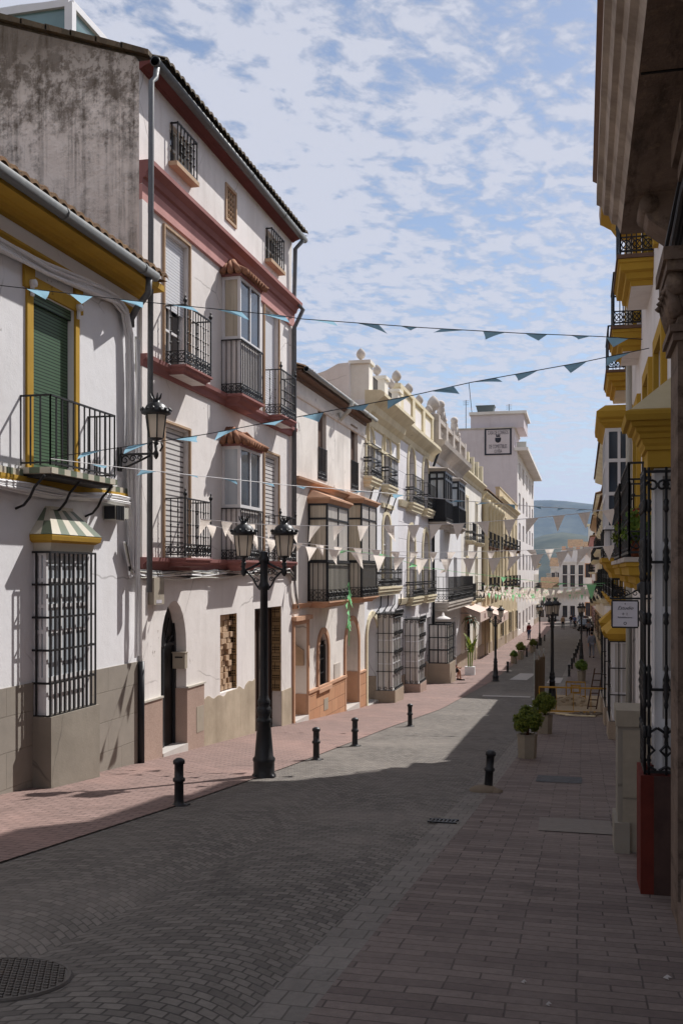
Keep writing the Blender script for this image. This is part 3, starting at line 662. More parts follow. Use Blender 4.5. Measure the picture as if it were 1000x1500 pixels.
# ------------------------------------------------------------------ left side, nearest house: white with ochre trim
sA=L.s(204); s2=L.s(427.5); s3=L.s(534); s4=L.s(583); s5=L.s(632.5); s6=L.s(675); s7=L.s(705)
def house(label,s0,s1,F=L,name='town_house',cat='house'):
    return thing(name,label,cat,(F.X,(s0+s1)/2,gz((s0+s1)/2)),'houses lining the street')
def near_house():
    r=house('white house with ochre door surround, green blind and grey plinth, nearest on the left',3,sA)
    zf=L.z(60,684,.3); sd0,sd1=L.s(46.5),L.s(108.5); zt=L.z(46.5,424)
    od=O(sd0,sd1,zf-.02,zt,.16)
    sg0,sg1=L.s(55,.2),L.s(138,.2)
    wall(L,r,2.,sA,4.12,[od],'white_wall')
    # plinth
    m=MB(); zp=-1.345; sb0=L.s(74,.24)
    m.fb(L,2.,sb0-.02,gz(sA)-.4,zp,.0,.025); m.build('plinth','cement_blocks',r); m=MB(); m.fb(L,L.s(146,.26)+.0,sA-.004,gz(sA)-.4,zp,.0,.026)
    m.build('plinth','cement_blocks',r)
    # ochre bands and eaves
    m=MB(); m.ext(L,[(.0,4.12),(.1,4.125),(.13,4.16),(.2,4.165),(.23,4.2),(.4,4.21),(.4,4.3),(0,4.3)],2.,sA+.02)
    m.ext(L,[(.0,3.83),(.05,3.835),(.08,3.87),(.08,3.9),(0,3.91)],2.,sA-.3)
    m.build('cornice','ochre',r)
    gutter(L,r,2.,sA-.45,4.3,.47,.075); tiles(L,r,2.,sA-.05,4.36,.5,5.2,.42,'roof_tile',amp=.06)
    pipe(r,[L.P(sA-.62,4.25,.45),L.P(sA-.62,4.02,.43),L.P(sA-.5,3.85,.2),L.P(sA-.42,3.72,.07),L.P(sA-.42,3.6,.07)],.05)
    pipe(r,[L.P(sA-.06,zp,.06),L.P(sA-.06,gz(sA)-.1,.06)],.055,'dark_frame')
    # door surround with ears
    m=MB(); w=L.s(46)-L.s(37); t_=zt
    m.fb(L,sd0-w,sd0,zf,t_-.0,0,.03); m.fb(L,sd1,sd1+w*.75,zf,t_,0,.03)
    z_ear=L.z(32,418); z_top=L.z(32,376)
    m.fb(L,sd0-w*1.5,sd0+.02,t_+.001,z_top,0,.04); m.fb(L,sd1-.02,sd1+w*1.35,t_+.001,z_top,0,.04)
    m.fb(L,sd0-w*1.5,sd0-w-.001,z_ear,t_,0,.04); m.fb(L,sd1+w*.75+.001,sd1+w*1.35,z_ear,t_,0,.04)
    m.fb(L,sd0+.021,sd1-.021,t_+.001,t_+.16,0,.035)
    m.build('door_surround','ochre_pale' if 0 else 'ochre',r)
    for y in (sd0-.07,sd1+.03): m=MB(); m.tube([L.P(y,t_+.05,.04),L.P(y,t_+.05,.1)],.05,8); m.fb(L,y-.025,y+.025,t_-.1,t_+.01,.041,.07); m.build('lintel_boss','white_wall',r)
    w_=window(L,r,od,'dark_wood','black_void',(),(),None,'door')
    q=MB(); q.fb(L,sd0+.01,sd1-.01,zf+.02,zt-.06,-.1,-.085); q.fb(L,sd0+.005,sd1-.005,zt-.13,zt-.001,-.11,-.04)
    q.build('blind','green_blind',w_)
    # balcony: tiled slab on curved irons
    b0,b1=L.s(75,.41),L.s(171,.41); pj=.41
    m=MB(); m.fb(L,b0,b1,zf-.07,zf,0,pj); m.m=1; m.fb(L,b0+.05,b1-.05,zf-.11,zf-.071,.02,pj-.03); m.m=2
    k=0; y=b0
    tw=.15
    while y<b1-.01:
        m.m=2+(k%2); m.fb(L,y,min(y+tw,b1),zf-.068,zf+.004,pj+.001,pj+.012); y+=tw; k+=1
    for k in range(3): m.m=2+(k%2); m.fb(L,b0-.012,b0-.001,zf-.068,zf+.004,pj-.14*(k+1),pj-.14*k)
    b=m.build('balcony',['tile_white','old_iron','tile_white','tile_green'],r)
    q=MB(); p=[plan(L,b0+.02,0),plan(L,b0+.02,pj-.02),plan(L,b1-.02,pj-.02),plan(L,b1-.02,0)]
    rail_path(q,p,zf+.03,zf+.86,.14,.016,0); q.build('railing','black_iron',b)
    for px in (69,120,166):
        q=MB(); y=L.s(px,pj)
        q.tube([L.P(y,zf-.1,pj-.03),L.P(y,zf-.14,pj-.06),L.P(y,zf-.24,pj-.16),L.P(y,zf-.36,pj-.22),L.P(y,zf-.45,pj-.3),L.P(y,zf-.49,.0)],.016,6); q.build('bracket','black_iron',b)
    m=MB(); sb=L.s(187)
    m.ext(L,[(0,zf-.22),(.05,zf-.21),(.07,zf-.14),(.07,zf-.1),(0,zf-.1)],2.,sb); k=0; y=2.
    while y<b0: m.m=1+(k%2); m.fb(L,y,min(y+.14,b0),zf-.098,zf-.02,0,.05); y+=.14;k+=1
    y=b1
    while y<sb: m.m=1+(k%2); m.fb(L,y,min(y+.14,sb),zf-.098,zf-.02,0,.05); y+=.14;k+=1
    m.build('string_course',['ochre','tile_white','tile_green'],r)
    # caged bay window with tiled hood
    pj=.245; g0,g1=L.s(74,pj),L.s(140,pj); gt=L.z(74,808,pj); gb=L.z(74,1050,pj)
    m=MB(); m.fb(L,g0+.04,g1-.04,gb,gt,0,.02); m.build('bay_back','white_frame',r)
    bw=bay(L,r,g0+.03,g1-.03,gb+.003,gt,pj-.07,'white_frame','curtain_blue',(.33,.66),(.5,),(.38,.58,.78),.42,'white_frame',fw=.045)
    q=MB(); zr=[gb+(gt-gb)*k/5 for k in range(6)]; zr[-1]-=.005
    grille(q,L,g0,g1,gb,gt,pj,10,zr,.02,pj); q.build('grille','black_iron',bw)
    q=MB()
    zc=gt+.01; q.m=2; q.wrapmould(L,[(-.04,zc),(-.02,zc+.1)],g0,g1,pj+.02)
    q.m=1; q.wrapmould(L,[(0,zc+.1),(.05,zc+.13),(.06,zc+.18),(.06,zc+.2)],g0,g1,pj+.0)
    hh=.34; z0=zc+.205; e=.065
    for side in range(3):
        n=[2,6,2][side]
        for k in range(n):
            q.m=2+(k%2); f0,f1=k/n,(k+1)/n
            for lv in range(2):
                a_,b_=(0,.5) if lv==0 else (.5,1.)
                def pt(f,t_):
                    ins=.30*t_
                    if side==1:
                        y=(g0-e)+(g1-g0+2*e)*f; c=(g0+g1)/2; y=y+(c-y)*t_*.55; return L.P(y,z0+hh*t_,(pj+e)*(1-t_)+.06*t_)
                    yb=g0-e if side==0 else g1+e; c=(g0+g1)/2; y=yb+(c-yb)*t_*.55
                    return L.P(y,z0+hh*t_,((pj+e)*(1-t_)+.06*t_)*f)
                q.m=2+((k+lv)%2) if side!=1 else 2+(k%2)
                q.face([pt(f0,a_),pt(f1,a_),pt(f1,b_),pt(f0,b_)])
    c=(g0+g1)/2; q.m=2; q.fb(L,c-(c-g0)*.45-.02,c+(c-g0)*.45+.02,z0+hh-.02,z0+hh+.02,0,.08)
    q.build('hood',['tile_green','ochre','tile_white','tile_green'],bw)
    q=MB(); q.fb(L,g0-.03,L.s(146,.27),gz(g1)-.4,gb-.003,.0,pj+.03); q.build('foot','cement',bw)
    # flood light and its box
    m=MB(); a0,a1=L.s(160,.1),L.s(183,.1); z=L.z(170,752,.1)
    m.fb(L,a0,a0+.28,z-.1,z+.1,.02,.2); m.fb(L,a0+.28,a1,z-.07,z+.09,.0,.16); m.m=1; m.fb(L,a0-.01,a0-.001,z-.09,z+.09,.03,.19)
    for k in range(5): m.fb(L,a0+.02+.05*k,a0+.045+.05*k,z-.1,z+.1,.2,.212)
    m.build('flood_light',['plastic_box','dark_frame'],r)
    return r
near_house()
def cable_run(label,pts,n,r,mats,spread=.05,seed=1,cat='cables',name='cable_bundle'):
    rnd=random.Random(seed); m=MB(); P=[Vector(p) for p in pts]
    # resample
    Q=[]
    for a,b in zip(P,P[1:]):
        k=max(1,int((b-a).length/.35)); Q+= [a.lerp(b,i/k) for i in range(k)]
    Q.append(P[-1])
    for i in range(n):
        off=Vector((abs(rnd.uniform(0,spread)),rnd.uniform(-spread,spread),rnd.uniform(-spread,spread))); w=rnd.uniform(.02,.05); ph=rnd.uniform(0,6)
        m.m=i%len(mats); m.tube([q+off+Vector((w*.3*abs(math.sin(k*1.3+ph)),w*.5*math.sin(k*.9+ph),w*.5*math.cos(k*1.1+ph))) for k,q in enumerate(Q)],r*rnd.uniform(.7,1.2),5)
    o=m.build(name,mats,None,loc=tuple(P[0])); return tag(o,label,cat)
def lp(px,py,d=.04): y,z=L.hit(px,py,d); return L.P(y,z,d)
cable_run('white painted cables under the eaves curving down the corner of the ochre trimmed house',[lp(-60,330),lp(0,362),lp(60,392),lp(120,418),lp(165,438),lp(178,455),lp(184,490),lp(186,560),lp(188,680),lp(189,760),lp(190,840)],12,.02,['cable_white'],.07,2)
cable_run('white cables running level below the tiled balcony of the ochre trimmed house',[lp(-60,696),lp(0,712),lp(70,722),lp(130,729),lp(186,735),lp(192,775),lp(194,820)],11,.018,['cable_white'],.06,4)
cable_run('grey conduit pipes dropping to the grey plinth at the corner of the ochre trimmed house',[lp(199,500,.06),lp(199,640,.06),lp(199,700,.06),lp(198,840,.06),lp(198,965,.06)],3,.022,['cable_white','plastic_box'],.06,5)
cable_run('tangled black and white cables running under the lowest balconies of the rose trimmed house',[lp(180,800),lp(186,832),lp(200,842),lp(240,843),lp(300,842),lp(360,838),lp(420,834),lp(428,845),lp(430,870),lp(434,890)],9,.016,['cable_white','cable_black','cable_black','plastic_box'],.06,6)
# ------------------------------------------------------------------ tall house with rose mouldings
def holes(q,y,z0,z1,d0,d1):
    q.m=1; n=max(2,int((z1-z0)/.2))
    for j in range(n):
        z=z0+(z1-z0)*(j+.5)/n
        for i in range(4):
            d=d0+(d1-d0)*(i+.5)/4; w=(d1-d0)*.085
            for dz in (-.025,.025): q.box(L.X+d-w,L.X+d+w,y-.003,y+.01,z+dz-.014,z+dz+.014)
    q.m=0
def rose_house():
    r=house('tall white four storey house with rose mouldings, iron balconies and stained side gable',sA,s2)
    o=[];D=.24
    # attic
    a1=O(L.s(249),L.s(279),L.z(249,238),L.z(249,178),.12); a2=O(L.s(389),L.s(408),L.z(389,380),L.z(389,333),.12); vent=O(L.s(331),L.s(344),L.z(331,318),L.z(331,272),.1)
    z3=L.z(273,533,.4); z2=L.z(273,817,.4)
    w3l=O(L.s(241),L.s(275),z3,L.z(241,336),.15); w3r=O(L.s(387),L.s(406.5),z3,L.z(387,449),.15)
    w2l=O(L.s(241),L.s(275),z2,L.z(241,622),.15); w2r=O(L.s(387),L.s(406.5),z2,L.z(387,664),.15)
    door=O(L.s(236),L.s(273),gz(L.s(250))-.1,L.z(253,880),.23); door['arch']=(door['s1']-door['s0'])*.75
    win=O(L.s(322.5),L.s(347),L.z(322.5,1016),L.z(322.5,901),.2); gar=O(L.s(373),L.s(412),gz(L.s(412))-.3,L.z(373,892),.26)
    wall(L,r,sA,s2,7.72,[a1,a2,vent,w3l,w3r,w2l,w2r,door,win,gar],'white_warm',end='stained_gable')
    # gable top above the eave line, stained plaster
    m=MB(); zt=7.72
    m.poly([(-6.5-.01,sA+.004,zt),(-13.5,sA+.004,zt),(-13.5,sA+.004,10.15),(-6.56,sA+.004,7.8)],(0,.22,0)); m.build('gable_wall','stained_gable',r)
    tiles(L,r,sA+.1,s2+.05,7.76,.38,7.,.345,'roof_tile_grey',amp=.05)
    m=MB(); n=17
    for k in range(n): 
        t0=k/n; x=-6.35-7.2*t0; z=7.84+.345*(7.2*t0); m.hexa([(x-.43,sA-.05,z+.1),(x+.02,sA-.05,z-.06),(x+.02,sA+.2,z-.06),(x-.43,sA+.2,z+.1),(x-.43,sA-.05,z+.19),(x+.02,sA-.05,z+.02),(x+.02,sA+.2,z+.02),(x-.43,sA+.2,z+.19)])
    m.build('verge_tiles','roof_tile_grey',r)
    m=MB(); m.ext(L,[(0,7.61),(.04,7.62),(.06,7.64),(.14,7.67),(.22,7.69),(.22,7.72),(0,7.72)],sA,s2+.05); m.build('eave_moulding','rose_shaded',r)
    gutter(L,r,sA-.05,s2+.12,7.67,.28,.07)
    m=MB(); zc=6.23
    m.m=1; m.ext(L,[(0,zc-.6),(.05,zc-.59),(.06,zc-.36),(0,zc-.36)],sA,s2+.03); m.m=0
    m.ext(L,[(0,zc-.36),(.05,zc-.35),(.06,zc-.27),(.1,zc-.25),(.13,zc-.16),(.2,zc-.12),(.24,zc-.1),(.24,zc-.03),(.2,zc),(0,zc)],sA,s2+.05); m.build('cornice',['rose','rose_pale'],r)
    for zz in (z3,z2):
        m=MB(); m.ext(L,[(0,zz-.2),(.05,zz-.19),(.07,zz-.1),(.12,zz-.06),(.13,zz),(0,zz)],sA,s2+.04); m.build('string_course','rose',r)
    # pilaster strip at the corner
    m=MB(); m.fb(L,sA+.002,sA+.2,-1.6,6.,.0,.05); m.build('corner_strip','white_warm',r); m=MB(); m.fb(L,s2-.22,s2-.003,-.2,6.,0,.045); m.build('corner_strip','white_warm',r)
    # attic windows and grilles
    for a_ in (a1,a2):
        w=window(L,r,a_,'cream_frame','dark_glass',(.5,),(.5,))
        q=MB(); grille(q,L,a_['s0']+.02,a_['s1']-.02,a_['z0']+.01,a_['z1'],.13,6,[a_['z0']+.02,a_['z1']-.02],.02,.13,True); q.build('grille','old_iron',w)
        q=MB(); q.fb(L,a_['s0']-.06,a_['s1']+.04,a_['z0']-.07,a_['z0'],-.0,.15); q.build('sill','tan_frame',w)
    m=MB(); v=vent; w_=.05
    m.fb(L,v['s0']-w_,v['s0'],v['z0']-w_,v['z1']+w_,0,.03); m.fb(L,v['s1'],v['s1']+w_,v['z0']-w_,v['z1']+w_,0,.03); m.fb(L,v['s0'],v['s1'],v['z1'],v['z1']+w_,0,.03); m.fb(L,v['s0'],v['s1'],v['z0']-w_,v['z0'],0,.03)
    m.m=1; m.fb(L,v['s0'],v['s1'],v['z0'],v['z1'],-.1,-.06); m.m=0
    for i in range(4):
        for j in range(6):
            y=v['s0']+(v['s1']-v['s0'])*(i+.5)/4; z=v['z0']+(v['z1']-v['z0'])*(j+.5)/6; ring(m,L.P(y,z,-.02),.06,'y',.018,8)
    m.build('lattice_vent',['tan_frame','dark_wood'],r)
    # tall windows
    for w_,sh,to in ((w3l,'white_shutter',.46),(w3r,'white_shutter',.0),(w2l,'louvre_shutter',0.),(w2r,'louvre_shutter',0.)):
        w=window(L,r,w_,'white_frame','dark_glass',(.5,),(.3,),sh,sh_to=max(to,.0001))
        q=MB(); arch_frame(q,L,dict(w_,s0=w_['s0']-.04,s1=w_['s1']+.04,z1=w_['z1']+.04),.035,0,.04); q.build('architrave','tan_frame',w)
    # balconies
    for zz in (z3,z2):
        balcony(L,r,L.s(273,.4),L.s(312,.4),zz,.4)
        balcony(L,r,L.s(413,.4) if zz==z3 else L.s(412,.4),s2-.02 if 0 else L.s(435,.4),zz,.4)
    # glazed boxes
    for zz,top in ((z3,L.z(352,404,.36)),(z2,L.z(352,653,.36))):
        zg=L.z(352,496,.36) if zz==z3 else L.z(352,743,.36)
        bay(L,r,L.s(352,.36),L.s(382,.36),zz,top,.36,'white_frame','window_glass',(.5,),(),(),zg-zz,'white_warm','black_iron',.1,.055,roof=('tile',.3),roofmat='hood_tile',base=.2,basemat='rose',sidepane='curtain_warm' if zz==z3 else 'curtain_blue')
    # pipes
    pipe(r,[L.P(L.s(230,.28),7.6,.28),L.P(L.s(228,.28),7.42,.28),L.P(L.s(222,.28),7.3,.28),L.P(L.s(221,.28),-.3,.26)],.045)
    pipe(r,[L.P(s2-.1,7.6,.3),L.P(s2-.14,7.4,.12),L.P(s2-.14,6.25,.1),L.P(s2-.12,6.0,.3),L.P(s2-.14,5.6,.1),L.P(s2-.14,-.2,.1)],.05)
    # ground floor
    dr=window(L,r,door,'dark_frame','door_black',(.5,),(.72,),name='door',fw=.07)
    q=MB()
    for k in range(5): an=math.pi*(k+.5)/5; c=(door['s0']+door['s1'])/2; q.bar(L.P(c,door['z1']-door['arch'],-.19),L.P(c+.4*math.cos(an),door['z1']-door['arch']+.6*math.sin(an),-.19),.02)
    q.build('fanlight_bars','black_iron',dr)
    q=MB(); q.fb(L,door['s0']+.01,door['s1']-.01,gz(door['s0'])-.3,L.z(250,1098),-.225,.04); q.build('door_step','marble_step',r)
    m=MB(); m.fb(L,sA+.01,door['s0']-.002,gz(s2),L.z(205,1031),0,.03); m.m=1; m.fb(L,sA+.005,door['s0']-.0,L.z(205,1031)+.001,L.z(205,1031)+.03,0,.05); m.m=0
    m.build('plinth',['pink_granite','cream_frame'],r); m=MB(); zb=L.z(273,1008); m.fb(L,door['s1']+.002,L.s(297),gz(s2),zb,0,.03); m.fb(L,door['s1']-.03,door['s1']-.001,gz(s2),zb,-.225,.03); m.m=1; m.fb(L,door['s1']-.02,L.s(298),zb+.001,zb+.03,0,.05)
    m.m=2; m.fb(L,L.s(285.5),L.s(296),L.z(285,1074),L.z(285,1036),.03,.036)
    m.build('plinth',['pink_granite','cream_frame','beige_box'],r)
    m=MB(); rnd=random.Random(4); a_=L.s(297.5); b_=gar['s0']-.002; n=40; zt=L.z(297,1027)
    for k in range(n):
        y0=a_+(b_-a_)*k/n;y1=a_+(b_-a_)*(k+1)/n; zz=zt+.03*k/n+.03*math.sin(k*.8)+.03*math.sin(k*.33+1)+(.1 if k>30 else 0)*.5
        if y1>win['s0'] and y0<win['s1']: zz=min(zz,win['z0']-.01)
        zp_=zz if k==0 else zq; m.hexa([L.P(y0,gz(s2),0),L.P(y1,gz(s2),0),L.P(y1,gz(s2),.012),L.P(y0,gz(s2),.012),L.P(y0,zp_,0),L.P(y1,zz,0),L.P(y1,zz,.012),L.P(y0,zp_,.012)]); zq=zz
    m.build('cement_skirt','cement_pale',r); m=MB()
    m.fb(L,gar['s1']+.002,s2-.01,gz(s2)-.3,L.z(413,1012),0,.012)
    m.build('cement_skirt','cement_pale',r)
    w=MB(); w.fb(L,win['s0']+.003,win['s1']-.003,win['z0'],win['z1'],-.185,-.195)
    wq=w.build('bricked_window','dark_wood',r)
    q=MB(); q.fb(L,win['s1']-.02,win['s1']-.001,win['z0']+.001,win['z1']-.002,-.18,-.004); holes(q,win['s1']-.021,win['z0'],win['z1'],-.17,-.02); q.build('reveal_bricks',['hollow_brick','black_void'],wq)
    q=MB(); rnd=random.Random(5)
    for j in range(13):
        for i in range(6):
            y=win['s0']+.02+.2*i+(.09 if j%2 else 0); z=win['z0']+.02+j*(win['z1']-win['z0']-.03)/13
            if y+.16>win['s1']-.03: continue
            q.fb(L,y,y+.16,z,z+.1,-.184,-.1+rnd.uniform(-.03,.05))
    q.build('brick_lattice','tan_frame',wq)
    g=window(L,r,gar,'dark_wood','wood_planks',(.5,),(),name='door',fw=.06)
    q=MB(); q.fb(L,gar['s1']-.03,gar['s1']-.001,L.z(412,1012),gar['z1']-.003,-.25,-.01); holes(q,gar['s1']-.031,L.z(412,1012),gar['z1'],-.2,-.03); q.build('reveal_bricks',['hollow_brick','black_void'],g)
    m=MB(); m.fb(L,L.s(225,.12),L.s(240,.12),L.z(225,886,.12),L.z(225,846,.12),.0,.13); m.m=1; m.fb(L,L.s(229,.13),L.s(237,.13),L.z(229,884,.13),L.z(229,879,.13),.131,.134); m.build('meter_box',['beige_box','sign_white'],r)
    m=MB(); y=door['s1']; zz=L.z(262,970)
    X0=L.X-.2
    m.box(X0,X0+.22,y-.11,y-.001,zz-.13,zz+.13); m.box(X0-.01,X0+.23,y-.13,y-.001,zz+.131,zz+.15); m.m=1; m.box(X0+.04,X0+.18,y-.113,y-.1101,zz+.05,zz+.075); m.build('mailbox',['beige_box','dark_frame'],r)
    # glass lantern on the roof
    P=lambda x,y,z:(x,y,z)
    x0,x1,y0,y1=-8.35,-11.6,15.2,17.6; zb=8.2; ze=9.55; za=10.35; c=((x0+x1)/2,(y0+y1)/2,za)
    m=MB(); cs=[(x0,y0),(x1,y0),(x1,y1),(x0,y1)]
    for i in range(4):
        a_=cs[i];b_=cs[(i+1)%4]; m.bar((*a_,zb),(*a_,ze),.14); m.bar((*a_,ze),(*b_,ze),.12); m.bar((*a_,ze),c,.1); m.bar(((a_[0]+b_[0])/2,(a_[1]+b_[1])/2,zb),((a_[0]+b_[0])/2,(a_[1]+b_[1])/2,ze),.07)
    sk=m.build('roof_lantern','white_frame',r)
    q=MB()
    for i in range(4):
        a_=cs[i];b_=cs[(i+1)%4]; q.face([(*a_,zb),(*b_,zb),(*b_,ze),(*a_,ze)]); q.face([(*a_,ze),(*b_,ze),c])
    q.build('pane','green_glass',sk)
    return r
rose_house()
# ------------------------------------------------------------------ third house: orange mouldings
def orange_house():
    r=house('white three storey house with orange mouldings, two glazed iron bays and orange block plinth',s2,s3)
    ze=L.z(430,527,.3)
    za=L.z(465,701); o1=O(L.s(465.5),L.s(477.6),za,L.z(465.5,598),.18); o2=O(L.s(513.5),L.s(523.7),za,L.z(513.5,620),.18)
    aw=O(L.s(465.5),L.s(479),L.z(465,1009),L.z(472,927),.12); aw['arch']=(aw['s1']-aw['s0'])/2*.9
    nich=O(L.s(429.5),L.s(449),gz(L.s(449))-.3,L.z(430,916),.55); ad=O(L.s(505),L.s(524),gz(L.s(524))-.3,L.z(514,909),.6); ad['arch']=(ad['s1']-ad['s0'])/2*.8
    wall(L,r,s2,s3,ze-.1,[o1,o2,aw,nich,ad],'white_old')
    for w_ in (o1,o2):
        w=window(L,r,w_,'dark_wood','dark_glass',(.5,),(.3,.6),'brown_wood',sh_to=.001); q=MB(); h_=w_['z0']+(w_['z1']-w_['z0'])*.45
        p=[plan(L,w_['s0'],.02),plan(L,w_['s1'],.02)]; rail_path(q,p,w_['z0'],h_,.09,.016,.2,(),False); q.build('railing','black_iron',w)
    tiles(L,r,s2+.02,s3+.1,ze+.02,.3,6,.36,'roof_tile',amp=.05)
    m=MB(); m.ext(L,[(0,ze-.2),(.05,ze-.19),(.06,ze-.12),(.22,ze-.08),(.22,ze-.03),(0,ze-.03)],s2+.02,s3+.03); m.build('eave_board','eave_wood',r)
    m=MB(); m.ext(L,[(0,ze-.6),(.04,ze-.58),(.06,ze-.5),(0,ze-.48)],s2+.02,s3); m.build('cornice','white_old',r)
    gutter(L,r,s2+.02,s3+.1,ze-.02,.34,.06,'galvanised'); y=L.s(493); pipe(r,[L.P(y,ze-.05,.45),L.P(y,ze-.3,.35),L.P(y,ze-.55,.1),L.P(y,L.z(493,605),.07)],.06,'plastic_box')
    zo=L.z(428,697); m=MB(); m.ext(L,[(0,zo-.16),(.05,zo-.15),(.08,zo-.08),(.16,zo-.05),(.17,zo),(0,zo)],s2+.02,s3-.02)
    zl=L.z(428,885); m.ext(L,[(0,zl-.12),(.05,zl-.11),(.09,zl-.05),(.12,zl),(0,zl)],s2+.02,s3-.02); m.build('string_course','terracotta',r)
    for a,b in ((480,511),(530,552)):
        zb=L.z(a,881 if a==480 else 875,.5); zt=L.z(a,737,.5)
        bay(L,r,L.s(a,.5),L.s(b,.5),zb,zt,.5,'dark_frame','curtain_grey',(.5,),(),(.74,),L.z(a,823,.5)-zb,'cream_frame','black_iron',.13,.05,roof=('flat',.22),roofmat='terracotta',base=.16,basemat='terracotta',lattice=.28,sidepane='curtain_warm')
    m=MB(); zp=L.z(455,1014); 
    m.fb(L,nich['s1']+.003,ad['s0']-.003,gz(s3)-.3,zp,0,.04); m.fb(L,ad['s1']+.003,s3-.01,gz(s3)-.3,L.z(527,986),0,.04)
    m.m=1; m.fb(L,nich['s1']+.003,ad['s0']-.003,zp+.001,zp+.07,0,.07); m.fb(L,ad['s1']+.003,s3-.01,L.z(527,986)+.001,L.z(527,986)+.06,0,.06)
    for q_ in (nich,ad): m.fb(L,q_['s1']-.03,q_['s1']-.0,gz(s3)-.3,zp,-.5,-.003); m.fb(L,q_['s0']+.02,q_['s1']-.031,gz(s3)-.3,zp,-.52,-.5)
    m.build('plinth',['orange_blocks','terracotta'],r)
    q=MB(); arch_frame(q,L,aw,.14,0,.05); q.fb(L,aw['s0']-.2,aw['s1']+.2,aw['z0']-.1,aw['z0'],0,.1); wv=window(L,r,aw,'dark_frame','dark_glass',(.5,),(.5,)); q.build('architrave','terracotta',wv)
    q=MB(); grille(q,L,aw['s0'],aw['s1'],aw['z0'],aw['z1']-.2,-.05,6,[aw['z0']+k*.35 for k in range(5)],.02); q.build('grille','black_iron',wv)
    q=MB(); arch_frame(q,L,nich,.1,0,.05); q.fb(L,nich['s0']-.15,nich['s1']+.15,nich['z1']+.1,nich['z1']+.2,0,.12); q.build('architrave','terracotta',r); q=MB(); arch_frame(q,L,ad,.14,0,.05); q.build('architrave','terracotta',r)
    for q_,nm in ((nich,'dark_wood'),(ad,'brown_wood')):
        window(L,r,q_,'white_warm','white_warm' if q_ is nich else 'wood_planks',(.5,),(),name='door'); m=MB(); m.fb(L,q_['s0']+.01,q_['s1']-.01,gz(q_['s1'])-.4,gz(q_['s0'])+.05,-.5,.06); m.build('door_step','marble_step',r)
    m=MB(); y,z=L.hit(489,973); y1,z1=L.hit(497,993); m.fb(L,y,y1,z1,z,0,.02); m.build('wall_plaque','grey_stone',r); m=MB(); y,z=L.hit(472,1024); y1,z1=L.hit(478,1038); m.fb(L,y,y1,z1,z,.04,.05); m.build('wall_plaque','beige_box',r)
    m=MB(); X0=nich['s1']-.03; zz=L.z(440,962); c=L.X-.25; m.poly([(c-.2,X0-.001,zz-.25),(c+.2,X0-.001,zz-.25),(c+.2,X0-.001,zz+.12),(c,X0-.001,zz+.25),(c-.2,X0-.001,zz+.12)],(0,-.12,0)); m.build('wall_shrine','tan_frame',r)
orange_house()
